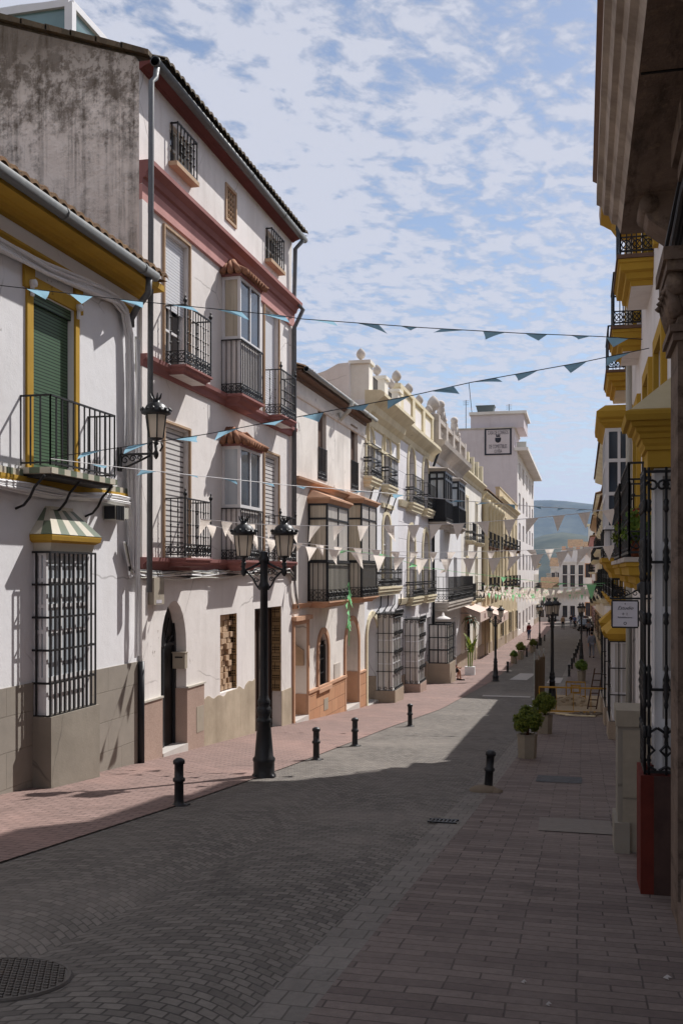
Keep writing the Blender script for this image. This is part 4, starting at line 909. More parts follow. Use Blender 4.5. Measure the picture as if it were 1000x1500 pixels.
# ------------------------------------------------------------------ left side, further down the street
def acorn(m,c,h):
    m.lathe(c,[(.28*h,0),(.28*h,.06*h),(.12*h,.1*h),(.1*h,.22*h),(.2*h,.28*h),(.3*h,.42*h),(.33*h,.55*h),(.28*h,.72*h),(.16*h,.88*h),(.05*h,.97*h),(.0,1.*h)],12)
def pxop(a,b,top,bot,dep=.25,arch=0.,F=L):
    o=O(F.s(a),F.s(b),F.z(a,bot),F.z(a,top),dep)
    if arch:o['arch']=min((o['s1']-o['s0'])/2*arch,o['z1']-o['z0']-.1)
    return o
def cream_house():
    r=house('white house with cream mouldings, acorn topped roof piers, sagging cornice and twin iron balconies',s3,s4)
    zt=L.z(534,585); D=.16
    w=[pxop(536,546.5,622,700,D,.8),pxop(560,571,632,706,D,.8),pxop(536,546.5,748,862,D,.8),pxop(560,571,752,864,D,.8)]
    dr=pxop(536.5,551.5,905,1045,.6,.8); dr['z0']=gz(dr['s1'])-.3
    wall(L,r,s3,s4,zt,w+[dr],'white_wall')
    za=L.z(536,699); zb=L.z(551,860)
    for o_,zf in ((w[0],za),(w[1],za),(w[2],zb),(w[3],zb)):
        o_w=window(L,r,o_,'white_frame','curtain_warm',(.5,),(.3,.6)); q=MB(); arch_frame(q,L,o_,.16,0,.04); q.fb(L,o_['s0']-.3,o_['s1']+.3,o_['z1']+.2,o_['z1']+.34,0,.1); q.build('architrave','cream_trim',o_w)
    zc=L.z(536,575)
    m=MB(); m.ext(L,[(0,zt-.75),(.06,zt-.72),(.1,zt-.5),(.25,zt-.35),(.3,zt-.15),(.55,zt+.05),(.62,zt+.1),(.62,zt+.2),(.5,zt+.28),(0,zt+.3)],s3+.02,s4-.02); m.build('cornice','cream_trim',r)
    m=MB(); 
    for k in range(3):
        y=s3+.25+(s4-s3-.5)*k/2; m.fb(L,y-.05,y+.05,zt-1.25,zt-.7,0,.1)
    m.fb(L,s3+.02,s4-.02,zt-1.35,zt-1.25,0,.06); m.build('corbel_band','cream_trim',r)
    zr=zt+.3; m=MB(); m.fb(L,s3+.02,s4-.02,zt+.001,zr-.001,-.6,-.001); m.build('parapet','cream_wall',r)
    xs=[s3+.35,(s3+s4)/2,s4-.4]
    for y in xs:
        m=MB(); m.fb(L,y-.3,y+.3,zr,zr+.82,-.45,.12); m.fb(L,y-.36,y+.36,zr+.82,zr+.92,-.52,.18); m.m=1; acorn(m,L.P(y,zr+.92,-.2),.45); m.build('roof_pier',['cream_wall','grey_stone'],r)
    for a,b in ((xs[0]+.45,xs[1]-.45),(xs[1]+.45,xs[2]-.45)):
        m=MB(); rail_path(m,[plan(L,a,-.1),plan(L,b,-.1)],zr,zr+.72,.16,.022); m.build('roof_railing','old_iron',r)
    for a,b,zf in ((535,560,za),(560.5,584,za-.02)):
        bb=balcony(L,r,L.s(545 if a==535 else 570,.28),L.s(560 if a==535 else 584,.28),zf,.28,1.0,.3,'cream_trim','cream_wall',lattice=.25,gap=.14,fin=False,knops=False,heavy=.55)
        for k in range(2):
            q=MB(); y=L.s(545 if a==535 else 570,.28)+.4+1.1*k; q.tube([L.P(y,zf-.3,.25),L.P(y,zf-.55,.16),L.P(y,zf-.9,.05)],.02,5); q.build('bracket','black_iron',bb)
    bb=balcony(L,r,L.s(556,.3),L.s(590,.3),zb,.3,1.0,.28,'cream_trim','cream_wall',lattice=.25,gap=.14,fin=False,knops=False,heavy=.55)
    for k in range(4):
        q=MB(); y=L.s(556,.3)+.4+k*1.2; q.tube([L.P(y,zb-.28,.26),L.P(y,zb-.6,.25),L.P(y,zb-.9,.05)],.02,5); q.build('bracket','black_iron',bb)
    d_=window(L,r,dr,'dark_wood','door_black',(.5,),(.7,),name='door'); q=MB(); arch_frame(q,L,dr,.18,0,.06); q.build('architrave','cream_trim',d_)
    m=MB(); m.fb(L,dr['s0']+.02,dr['s1']-.02,gz(dr['s1'])-.4,gz(dr['s0'])+.02,-.55,.08); m.build('door_step','marble_step',r)
    m=MB(); zp=L.z(552,990); m.fb(L,dr['s1']+.2,s4-.01,gz(s4)-.3,zp,0,.04); m.fb(L,dr['s1']-.03,dr['s1']-.002,gz(s4)-.3,zp,-.58,-.0); m.m=1; m.fb(L,dr['s1']+.18,s4-.01,zp,zp+.06,0,.06); m.build('plinth',['tan_granite','cream_trim'],r)
    a,b=L.s(577.5,.6),L.s(589.5,.6); reja(L,r,a,b,L.z(577.5,1012,.6),L.z(577.5,900,.6),.6,foot=1,footmat='tan_granite')
    # neighbour roof gable and flue behind
    m=MB(); m.poly([(-6.95,s3-.2,zt-1),(-10.5,s3-.2,zt-1),(-10.5,s3-.2,zt+.55),(-9.3,s3-.2,zt+.6),(-8.4,s3-.2,zt+.7),(-7.7,s3-.2,zt+.9),(-7.3,s3-.2,zt+1.1),(-6.95,s3-.2,zt+1.12)],(0,.5,0)); m.build('roof_gable','white_warm',r)
    return zt
ztc=cream_house()
def arched_house():
    r=house('white banded house with arched upper windows and a panelled cream parapet beside the acorn piers',s4,s5)
    zt=L.z(584,622); D=.22
    W=[pxop(597,606.5,652,738,D,1.),pxop(618.5,627,668,742,D,1.),pxop(597,606.5,772,876,D,1.),pxop(618.5,627,778,876,D,1.)]
    dr=pxop(624.5,631.5,905,1005,.6); dr['z0']=gz(dr['s1'])-.3
    wall(L,r,s4,s5,zt,W+[dr],'rusticated')
    zf=[L.z(597,737),L.z(597,875)]
    for i,o_ in enumerate(W):
        w=window(L,r,o_,'cream_frame','curtain_warm',(.5,),(.35,.65)); q=MB(); arch_frame(q,L,o_,.22,0,.05); q.build('architrave','cream_trim',w)
    m=MB(); m.ext(L,[(0,zt-.5),(.06,zt-.45),(.1,zt-.3),(.35,zt-.1),(.42,zt),(.42,zt+.12),(0,zt+.15)],s4-.1,s5+.05); m.build('cornice','cream_trim',r)
    m=MB(); zr=zt+.15; h=1.2
    m.fb(L,s4,s5,zr,zr+h,-.3,.02); m.fb(L,s4-.03,s5+.03,zr+h,zr+h+.14,-.36,.1)
    n=3
    for k in range(n+1):
        y=s4+.3+(s5-s4-.6)*k/n; m.fb(L,y-.28,y+.28,zr,zr+h-.01,.02,.1)
    m.m=1
    for k in range(n):
        y0=s4+.3+(s5-s4-.6)*k/n+.5; y1=s4+.3+(s5-s4-.6)*(k+1)/n-.5; m.fb(L,y0,y1,zr+.25,zr+h-.25,.021,.05)
    m.build('parapet',['cream_trim','white_warm'],r)
    for k in range(n+1):
        y=s4+.3+(s5-s4-.6)*k/n; m=MB(); acorn(m,L.P(y,zr+h+.14,-.12),.55); m.build('finial','grey_stone',r)
    for i,zz in enumerate(zf):
        m=MB(); m.ext(L,[(0,zz-.25),(.08,zz-.22),(.12,zz-.1),(.15,zz),(0,zz)],s4+.02,s5-.3); m.build('string_course','cream_trim',r)
        for o_ in (W[0],W[1]):
            c=(o_['s0']+o_['s1'])/2; balcony(L,r,c-1.3,c+1.3,zz,.32,1.05,.32,'cream_trim','cream_wall',lattice=.3,gap=.17,fin=False,knops=False,heavy=.55)
    a=L.s(614.5,.6);b=L.s(623,.6); reja(L,r,a,b,L.z(614.5,1002,.6),L.z(614.5,908,.6),.6,foot=1,footmat='pink_granite')
    window(L,r,dr,'dark_wood','brown_wood',(.5,),(.7,),name='door')
    m=MB(); zp=L.z(590,988); m.fb(L,s4+.02,dr['s0']-.01,gz(s5)-.3,zp,0,.04); m.build('plinth','tan_granite',r)
    pipe(r,[L.P(s5-.15,zt-.1,.3),L.P(s5-.15,zt-.7,.08),L.P(s5-.15,-3,.08)],.06,'dark_frame')
arched_house()
def gallery_house():
    r=house('white house with dark glazed galleries under a balustrade carrying stone urns and seated lions',s5,s6)
    zt=L.z(634,652); c1=L.s(640,.5)
    W=[pxop(652,657,770,880,.25),pxop(664,669,775,880,.25)]
    for w in W: w['z0']=L.z(652,882); w['z1']=L.z(652,815)
    dr=pxop(663,668,905,985,.6); dr['z0']=gz(dr['s1'])-.3
    sh=pxop(639,655,916,980,.3)
    wall(L,r,s5,s6,zt,W+[dr],'white_wall')
    m=MB(); m.ext(L,[(0,zt-.7),(.08,zt-.65),(.12,zt-.4),(.3,zt-.2),(.55,zt),(.6,zt+.2),(0,zt+.24)],s5,s6); m.build('cornice','grey_stone',r)
    zr=zt+.24; m=MB(); h=1.0
    m.fb(L,s5+.02,s6-.02,zr,zr+.2,-.2,.25); m.fb(L,s5+.02,s6-.02,zr+h-.18,zr+h,-.2,.28)
    n=4; ys=[s5+.35+(s6-s5-.7)*k/n for k in range(n+1)]
    for y in ys: m.fb(L,y-.3,y+.3,zr+.001,zr+h+.1,-.25,.3)
    for a,b in zip(ys,ys[1:]):
        k=int((b-a-.7)/.3)
        for i in range(k):
            y=a+.4+(b-a-.8)*(i+.5)/k; m.lathe(L.P(y,zr+.2,.05),[(.08,0),(.05,.1),(.12,.35),(.06,.7),(.09,h-.4)],6)
    m.build('balustrade','grey_stone',r)
    m=MB(); acorn(m,L.P(ys[0],zr+h+.1,0),.9); m.build('urn','grey_stone',r)
    def lion(y,k):
        m=MB(); z=zr+h+.1; q0=Vector(L.P(y,z,0))
        m.tube([L.P(y+.5,z+.2,0),L.P(y+.25,z+.35,0),L.P(y-.05,z+.7,0),L.P(y-.2,z+1.05,0),L.P(y-.3,z+1.25,.02)],[.3,.34,.3,.27,.16],10)
        m.tube([L.P(y-.2,z+1.3,0),L.P(y-.4,z+1.28,0),L.P(y-.55,z+1.2,0)],[.3,.24,.12],10)
        for d in (-.15,.15): m.tube([L.P(y-.15,z+.8,d),L.P(y-.3,z+.4,d),L.P(y-.32,z,d)],[.13,.1,.1],7); m.tube([L.P(y+.4,z+.3,d*1.6),L.P(y+.05,z+.22,d*1.6),L.P(y+.1,z,d*1.6)],[.16,.14,.1],7)
        m.fb(L,y-.5,y+.7,z-.0,z+.08,-.3,.3)
        m.v=[tuple(q0+(Vector(p)-q0)*.68) for p in m.v]; m.build('lion_figure','grey_stone',r)
    lion(ys[1],1); lion(ys[3],1)
    # two dark galleries
    zg0=L.z(652,860,.7); zg1=L.z(652,690,.7); zf=L.z(650,764,.7)
    for a,b in ((652,662),(672,681)):
        bay(L,r,L.s(a,.75),L.s(b,.75),zf,L.z(652,690,.75),.75,'dark_frame','curtain_grey',(.25,.5,.75),(.5,),(.75,),.9,'dark_frame','black_iron',.14,.1,roof=('flat',.1),roofmat='grey_stone',base=.25,basemat='grey_stone',sidepane='curtain_blue')
    zb=L.z(652,884,.7)
    bb=balcony(L,r,L.s(654,.6),s6-.3,zb,.7,1.15,.4,'grey_stone','grey_stone',lattice=.35,gap=.2,fin=False,knops=False,heavy=.6,iron='black_iron',w=.02)
    for w in W: window(L,r,w,'white_frame','curtain_grey',(.5,),(.7,))
    for w in W:
        q=MB(); 
    reja(L,r,L.s(657.5,.9),L.s(657.5,.9)+2.0,L.z(649,978,.9),L.z(649,918,.9),.9,False,iron='dark_frame',rows=3,foot=1,footmat='tan_granite',heavy=False,frame='dark_frame')
    m=MB(); y=L.s(657.5,.9)+1; m.lathe(L.P(y,L.z(649,912,.9),.5),[(.5,0),(.48,.04),(.3,.1),(.1,.16),(.04,.3)],12,(.7,1)); m.build('hood_roof','white_warm',r)
    window(L,r,dr,'dark_wood','dark_glass',(.5,),(.7,),name='door')
    m=MB(); m.fb(L,dr['s1']+.02,s6-.01,gz(s6)-.3,L.z(668,962),0,.05); m.fb(L,s5+.05,dr['s0']-.02,gz(s6)-.3,L.z(640,990),0,.045); m.build('plinth','tan_granite',r)
gallery_house()
def simple_house(label,F,s0,s1,ztop,mat,trim,floors,cols,grp='town_house',roof='tile',iron='black_iron',pane='dark_glass',plinth='tan_granite',frame='cream_frame',ww=1.1,balc=(1,),doors=(0,),eave=.35,wh=2.2,rail_all=False,deep=7,slabs='cream_trim',gf=None,shut=None,proj=.45):
    """floors: list of floor levels above the ground floor; cols: window centres as fractions"""
    r=house(label,s0,s1,F); ops=[]; info=[]
    for fi,zf in enumerate(floors):
        for c in cols:
            y=s0+(s1-s0)*c; tz=min(zf+wh,(floors[fi+1] if fi+1<len(floors) else ztop)-.5); o_=O(y-ww/2,y+ww/2,zf+.02,tz,.22); ops.append(o_); info.append((fi,o_))
    g0=gz((s0+s1)/2); gds=[]
    for i,c in enumerate(gf or cols):
        y=s0+(s1-s0)*c; top=min(floors[0]-.55,gz(y)+2.7)
        if i in doors: o_=O(y-.6,y+.6,gz(y+.6)-.3,top,.35); gds.append((1,o_))
        else: o_=O(y-.55,y+.55,gz(y)+1.0,top,.25); gds.append((0,o_))
        ops.append(o_)
    wall(F,r,s0,s1,ztop,ops,mat,deep=deep)
    for fi,o_ in info:
        w=window(F,r,o_,frame,pane,(.5,),(.35,.68),shutter=shut,sh_to=.35 if shut else 0); q=MB(); arch_frame(q,F,o_,.13,0,.035); q.build('architrave',trim,w)
        if fi in balc: balcony(F,r,o_['s0']-.4,o_['s1']+.4,floors[fi],proj,1.0,.22,slabs,mat,iron,.16,.22,False,False,w=.02,heavy=.5)
        elif rail_all:
            q=MB(); rail_path(q,[plan(F,o_['s0'],.03),plan(F,o_['s1'],.03)],o_['z0'],o_['z0']+1,.14,.02,.2); q.build('railing',iron,w)
    for d_,o_ in gds:
        w=window(F,r,o_,'dark_wood' if d_ else frame,'brown_wood' if d_ else pane,(.5,),(.7,),name='door' if d_ else 'window'); q=MB(); arch_frame(q,F,o_,.14,0,.04); q.build('architrave',trim,w)
        if not d_: q=MB(); grille(q,F,o_['s0']-.05,o_['s1']+.05,o_['z0']-.1,o_['z1'],.16,7,[o_['z0']-.08+k*(o_['z1']-o_['z0'])/3 for k in range(4)],.022,.16); q.build('grille',iron,w)
    m=MB(); m.ext(F,[(0,ztop-.4),(.06,ztop-.36),(.1,ztop-.2),(eave*.7,ztop-.08),(eave,ztop),(eave,ztop+.1),(0,ztop+.12)],s0+.01,s1-.01); m.build('cornice',trim,r)
    m=MB(); zs=floors[0]; m.ext(F,[(0,zs-.2),(.06,zs-.18),(.1,zs-.05),(0,zs)],s0+.01,s1-.01); m.build('string_course',trim,r)
    prev=s0+.02; m=MB()
    for d_,o_ in sorted([g for g in gds if g[0]],key=lambda g:g[1]['s0']): m.fb(F,prev,o_['s0']-.15,gz(s1)-.4,gz((prev+o_['s0'])/2)+.8,0,.03); prev=o_['s1']+.15
    m.fb(F,prev,s1-.02,gz(s1)-.4,gz((prev+s1)/2)+.8,0,.03); m.build('plinth',plinth,r)
    if roof=='tile': tiles(F,r,s0+.02,s1-.02,ztop+.14,eave+.08,5.,.32,'roof_tile',pitch=.3,amp=.07,rows=6)
    elif roof=='rail':
        m=MB(); n=4; zr=ztop+.12
        for k in range(n+1): y=s0+.3+(s1-s0-.6)*k/n; m.fb(F,y-.25,y+.25,zr,zr+1.25,-.3,.1)
        m.build('roof_pier',trim,r); q=MB(); rail_path(q,[plan(F,s0+.4,-.1),plan(F,s1-.4,-.1)],zr,zr+1.1,.25,.03,.9); q.build('roof_railing',iron,r)
    else:
        m=MB(); m.fb(F,s0+.02,s1-.02,ztop+.12,ztop+.8,-.25,.05); m.fb(F,s0,s1,ztop+.8,ztop+.9,-.3,.1); m.build('parapet',mat,r)
    return r
z6=L.z(676,690)
r6=simple_house('narrow cream house with rooftop iron railing and a palm over its entrance',L,s6,s7,z6,'cream_wall','cream_trim',[L.z(676,882),L.z(676,790)],[.25,.7],roof='rail',balc=(0,1),frame='white_frame',pane='curtain_grey',doors=(1,),gf=[.2,.6],wh=2.5)
sM=L.s(730); s8=L.s(757)
z7=L.z(706,722)
r7=simple_house('ochre house with tall white columns and a brown tiled roof below the tower block',L,s7,sM,z7,'ochre_house','cream_trim',[L.z(706,868),L.z(706,800)],[.15,.38,.62,.86],balc=(0,1),frame='brown_wood',doors=(0,1,2,3),plinth='tan_granite',wh=2.6,pane='dark_glass',slabs='eave_wood')
m=MB()
for k in range(6):
    y=s7+.4+(sM-s7-.8)*k/5; z0_,z1_=L.z(706,868),z7-.5
    m.lathe(L.P(y,z0_,.2),[(.3,0),(.3,.2),(.22,.3),(.2,2.5),(.2,z1_-z0_-.5),(.32,z1_-z0_-.3),(.36,z1_-z0_)],10)
m.build('column','ochre_pale',r7)
simple_house('low ochre house with a roof terrace and dark shutters in front of the tower block',L,sM,s8,L.z(731,730),'ochre_house','ochre_pale',[L.z(731,862),L.z(731,800)],[.1,.3,.5,.7,.9],balc=(0,1),frame='brown_wood',doors=(1,3),wh=2.6,roof='flat',slabs='eave_wood')
# tall pale block whose blank side faces up the street
def tower_block():
    y0,y1=s8+.05,s8+36; z1=on_plan(757,660,(-20,y0),(0,y0)).z; zr=on_plan(720,628,(-20,y0),(0,y0)).z; zt=on_plan(720,606,(-20,y0),(0,y0)).z
    r=house('tall pale pink apartment block with a blank side wall carrying a framed tile sign',y0,y1,L,'apartment_block','building')
    X=lambda px:on_plan(px,838,(-20,y0),(0,y0)).x
    ops=[]; fl=[z1-3.2*k-2.7 for k in range(6)]
    for z in fl:
        for k in range(5): y=y0+2.5+k*7; ops.append(O(y,y+3.0,z,z+1.8,.2))
    gd=O(y0+10,y0+11.5,gz(y0+11)-.3,gz(y0+11)+2.4,.3)
    wall(L,r,y0,y1,z1,ops+[gd],'white_far',deep=16,end='pink_wall')
    for o_ in ops: window(L,r,o_,'white_frame','dark_glass',(.5,),(),'white_shutter' if (int(o_['s0']*7)%3) else None,sh_to=.45,fw=.08)
    window(L,r,gd,'dark_wood','brown_wood',(.5,),(),name='door')
    m=MB(); m.box(X(752.5)+.02,X(757)+1.1,y0-.1,y1,z1,z1+.35); m.build('roof_slab','white_far',r)
    m=MB(); xa,xb=X(650),X(752.5); m.box(xa-8,xb,y0-.002,y0+9,z1+.001,zr); m.m=1; m.box(xa-8.1,xb+.1,y0-.1,y0+9.1,zr,zr+.12); m.build('roof_storey',['pink_wall','grey_stone'],r)
    m=MB(); xa,xb=X(688),X(766); m.box(xa,xb,y0+.6,y0+8,zr+.12,zt); m.m=1; m.box(xa-.15,xb+.3,y0+.4,y0+8.2,zt,zt+.3); m.build('stair_head',['pink_wall','white_far'],r)
    m=MB(); c=on_plan(711,600,(-20,y0+3),(0,y0+3)); m.hexa([(c.x-.75,c.y-.6,zt+.3),(c.x+.75,c.y-.6,zt+.3),(c.x+.75,c.y+.6,zt+.3),(c.x-.75,c.y+.6,zt+.3),(c.x-.95,c.y-.75,zt+1.2),(c.x+.95,c.y-.75,zt+1.2),(c.x+.95,c.y+.75,zt+1.2),(c.x-.95,c.y+.75,zt+1.2)]); m.box(c.x-1,c.x+1,c.y-.8,c.y+.8,zt+1.201,zt+1.28); m.build('water_tank','tank_grey',r)
    m=MB()
    for px,t_,b_,lean in ((682,586,630,0),(693,560,620,-.6),(745,592,606,0)):
        p=on_plan(px,b_,(-20,y0+1),(0,y0+1)); q_=on_plan(px,t_,(-20,y0+1),(0,y0+1)); m.bar(p-Vector((0,0,.6)),(q_.x+lean*.8,q_.y,q_.z),.06)
        if lean==0:
            for k in range(3): m.bar((q_.x-.3,q_.y,q_.z-.2*k-.1),(q_.x+.3,q_.y,q_.z-.2*k-.1),.03)
    m.build('aerial','old_iron',r)
    # the tile sign
    A=on_plan(709.5,628,(-20,y0),(0,y0)); B=on_plan(748.5,666,(-20,y0),(0,y0)); yy=y0-.03
    m=MB(); m.box(A.x,B.x,yy,y0+.01,B.z,A.z); s_=m.build('wall_sign','pink_wall',r)
    m=MB(); t_=.16
    m.box(A.x-.02,B.x+.02,yy-.02,yy,A.z-t_,A.z); m.box(A.x-.02,B.x+.02,yy-.02,yy,B.z,B.z+t_); m.box(A.x-.02,A.x+t_,yy-.02,yy,B.z+t_,A.z-t_); m.box(B.x-t_,B.x+.02,yy-.02,yy,B.z+t_,A.z-t_)
    m.build('frame','ink',s_)
    W=B.x-A.x; H=A.z-B.z; cx=(A.x+B.x)/2
    def ln(txt,fz,size): 
        t=text_mesh(txt,size,'ink',s_,(cx,yy-.012,B.z+H*fz),(1,0,0),(0,0,1),xs=.42)
        return t
    ln('CASA DE CORREOS',.77,W*.21); ln('DE COMESTIBLES',.25,W*.21); ln('OLVERA',.08,W*.19)
    m=MB(); m.lathe((cx,yy-.012,B.z+H*.46),[(.05,0),(.22,.08),(.3,.25),(.3,.5),(.28,.52)],10,(1,.05)); m.box(cx-.2,cx+.2,yy-.02,yy-.005,B.z+H*.46+.6,B.z+H*.46+.72)
    for k in (-1,0,1): m.box(cx+k*.16-.05,cx+k*.16+.05,yy-.02,yy-.005,B.z+H*.46+.72,B.z+H*.46+.86)
    m.build('emblem','ink',s_)
    # air conditioner on the ledge
    m=MB(); p=on_plan(763,645,(-20,y0+1.5),(0,y0+1.5)); m.box(p.x-.5,p.x+.5,p.y,p.y+.5,z1+.35,z1+1.1); m.build('air_conditioner','plastic_box',r)
tower_block()
simple_house('low white house with plain shutters past the apartment block on the left',L,s8+36.3,s8+52,L.z(784,842) if 0 else 1.0,'white_far','cream_trim',[-2.6],[.15,.4,.65,.9],balc=(0,),doors=(0,2),wh=2.2,plinth='tan_granite')
# ---------------- houses that close the view where the street bends
class Cross:
    """front facing up the street: s runs along +X, d toward the viewer"""
    def __init__(s,Y): s.Y=Y; s.X=Y; s.n=-1
    def P(s,y,z,d=0): return (y,s.Y-d,z)
    def s(s,px): return on_plan(px,838,(-50,s.Y),(50,s.Y)).x
    def z(s,px,py): return on_plan(px,py,(-50,s.Y),(50,s.Y)).z
class CMB(MB): pass
def fb_any(self,F,s0,s1,z0,z1,d0,d1):
    a=F.P(s0,z0,d0); b=F.P(s1,z1,d1); self.box(a[0],b[0],a[1],b[1],a[2],b[2])
MB.fb=fb_any
def cross_house(label,Y,pl,pr,ptop,mat,trim,rows,cols,roof='flat',ww=.9,deep=9,wh=1.9,group='houses closing the end of the street'):
    F=Cross(Y); a,b=F.s(pl),F.s(pr); zt=F.z((pl+pr)/2,ptop); r=thing('town_house',label,'house',((a+b)/2,Y,gz(Y)),group)
    ops=[]
    for py in rows:
        zc=F.z(850,py)
        for c in cols: x=a+(b-a)*c; ops.append(O(x-ww/2,x+ww/2,zc-wh/2,min(zc+wh/2,zt-.4),.25))
    # keep windows from running into each other
    wall(F,r,a,b,zt,ops,mat,zb=gz(Y)-2,deep=deep)
    for o_ in ops:
        w=window(F,r,o_,'brown_wood','window_glass',(.5,),(),fw=.1); 
        q=MB(); arch_frame(q,F,o_,.12,0,.05); q.build('architrave',trim,w)
    m=MB(); m.fb(F,a-.1,b+.1,zt,zt+.3,-deep,.25); m.build('cornice',trim,r)
    if roof=='tile':
        m=MB(); m.poly([F.P(a-.2,zt+.3,.3),F.P(a-.2,zt+1.9,-deep/2),F.P(a-.2,zt+.3,-deep)],Vector(F.P(b+.2,0,0))-Vector(F.P(a-.2,0,0))); m.build('roof','roof_tile',r)
    return r,F,a,b,zt
cross_house('low white house with small windows at the far left corner of the street end',158,789,806,872,'white_far','white_warm',[884,899],[.3,.7],'tile',.7,6,1.2)
cross_house('white gabled house rising behind the street end houses',205,832,852,803,'white_far','white_warm',[818],[.3,.7],'tile',1.,8,1.6)
cross_house('white terrace house with a flat roof high behind the belfry side of the street end',215,848,872,795,'white_old','grey_stone',[806],[.25,.5,.75],'flat',1.,8,1.6)
cross_house('narrow white house between the small tiled house and the street end',182,806,822,832,'white_old','white_warm',[845,860],[.3,.7],'tile',.9,8,1.5)
cross_house('tall white house half hidden by the right hand balconies at the street end',176,868,884,800,'white_far','terracotta',[815,840],[.3,.7],'tile',.8,8,1.6)
r_,F_,a_,b_,zt_=cross_house('white house with two rows of windows straight ahead where the street ends',165,818,858,824,'white_far','white_warm',[834,851,896],[.22,.5,.8],ww=.75)
m=MB(); m.fb(F_,a_+.3,a_+4.5,zt_+.3,zt_+2.0,-4,-.5); m.build('roof_storey','white_far',r_)
q=MB()
for k in range(4): q.fb(F_,a_+.4+k*1.15,a_+1.0+k*1.15,zt_+2.0,zt_+2.7,-3.5,-2.8)
q.build('chimney','terracotta',r_)
cross_house('white house at the end of the street with terracotta brick bands and paired arches',150,856,874,812,'white_far','terracotta',[836,893],[.25,.7],'tile',.7,8,2.0)
m=MB()
cross_house('small white house with tiled roof at the left of the street end',172,792,819,862,'white_far','cream_trim',[880,897],[.2,.5,.8],'tile',.9,8,1.4)
cross_house('pale house behind the small tiled one at the street end',190,800,822,842,'white_far','grey_stone',[852],[.3,.7],'flat',1.,8,1.6)
def bell_tower():
    Y=230; F=Cross(Y); a,b=F.s(861),F.s(887); zt=F.z(870,770); r=thing('bell_tower','small white bell tower with an arched opening rising beyond the end of the street','tower',((a+b)/2,Y,gz(200)))
    o_=O(a+(b-a)*.25,a+(b-a)*.45,F.z(870,792),F.z(870,780),.6); o_['arch']=.4
    wall(F,r,a,b,zt,[o_],'white_far',zb=gz(200)-3,deep=5)
    window(F,r,o_,'dark_wood','black_void',(),(),name='bell_opening'); m=MB(); m.fb(F,a-.3,b+.3,zt,zt+.4,-5.3,.3); m.build('cornice','cream_trim',r)
    m=MB(); m.fb(F,a+.8,a+2.2,zt+.4,F.z(870,752),-3,-1); m.build('chimney','white_far',r)
bell_tower()
# ------------------------------------------------------------------ right side
R0=Facade(.82,-1)
def stone_house():
    r=house('dark weathered stone house with moulded balcony slab and a carved pilaster at the right edge',-9,7.0,R0)
    F=R0
    wall(F,r,-9,7.0,9.2,[],'brown_stone',zb=-3.2)
    m=MB(); pr=[(0,2.9),(.50,2.9),(.53,2.97),(.575,2.99),(.6,3.06),(.64,3.07),(.66,3.14),(.7,3.16),(.7,3.28),(0,3.3)]
    m.ext(F,pr,-9,8.85); 
    for y in (.8,3.4,6.0): m.m=1; m.fb(F,y,y+.02,2.882,2.905,.02,.49)
    b=m.build('balcony',['weathered_moulding','black_void'],r); q_=MB(); q_.face([F.P(-9,2.888,0),F.P(8.84,2.888,0),F.P(8.84,2.888,.5),F.P(-9,2.888,.5)]); q_.build('soffit','brown_stone',b)
    def console(y0,y1):
        m=MB(); m.poly([F.P(y0,2.895,.02),F.P(y0,2.895,.36),F.P(y0,2.8,.38),F.P(y0,2.68,.33),F.P(y0,2.58,.2),F.P(y0,2.5,.14),F.P(y0,2.4,.02)],(0,y1-y0,0))
        m.tube([F.P(y0-.02,2.8,.33),F.P(y1+.02,2.8,.33)],.07,10); m.build('console','brown_stone',b)
    console(7.9,8.25); console(4.6,5.0); console(1.4,1.8)
    m=MB(); y0,y1=6.38,6.97
    m.fb(F,6.0,6.34,gz(7)-.3,-2.0,0,.26); m.fb(F,6.04,6.34,-2.0,-1.86,0,.24); m.fb(F,y0+.05,y1-.05,gz(7)-.3,1.42,0,.25)
    for z,e,p in ((1.42,.02,.28),(1.47,.0,.3),(1.52,.05,.25)): m.fb(F,y0+e,y1-e,z,z+.045,0,p)
    m.fb(F,y0+.06,y1-.06,1.565,1.78,0,.24)
    for k in range(4):
        y=y0+.09+k*.135; m.tube([F.P(y,1.58,.24),F.P(y,1.68,.27),F.P(y,1.76,.31),F.P(y,1.72,.34)],[.05,.05,.04,.02],6)
    m.tube([F.P(y1-.03,1.78,.25),F.P(y0+.03,1.78,.25)],.075,10)
    m.fb(F,y0-.02,y1+.02,1.84,1.9,0,.32); m.fb(F,y0-.04,y1+.04,1.9,1.98,0,.34); m.fb(F,y0+.04,y1-.04,1.98,2.6,0,.16); m.fb(F,y0-.01,y1+.01,2.6,2.7,0,.2); m.fb(F,y0-.04,y1+.04,2.7,2.88,0,.24)
    m.build('pilaster','brown_stone',r)
    m=MB(); m.fb(F,-9,6.37,2.45,2.6,0,.12); m.fb(F,-9,6.37,-3.2,-.9,0,.1); m.fb(F,-9,6.37,-.9,-.78,0,.14); m.build('string_course','brown_stone',r)
stone_house()
def rp(x,y,z): return (x,y,z)
cable_run('thick bundle of dark cables looping below the stone balcony at the upper right',[(.72,1.5,2.75),(.70,4,2.72),(.66,6,2.7),(.62,7.0,2.6),(.58,7.6,2.3),(.60,8.2,2.25),(.7,9.0,2.5),(.78,10.5,2.6)],10,.02,['cable_black','cable_black','old_iron'],.09,9)
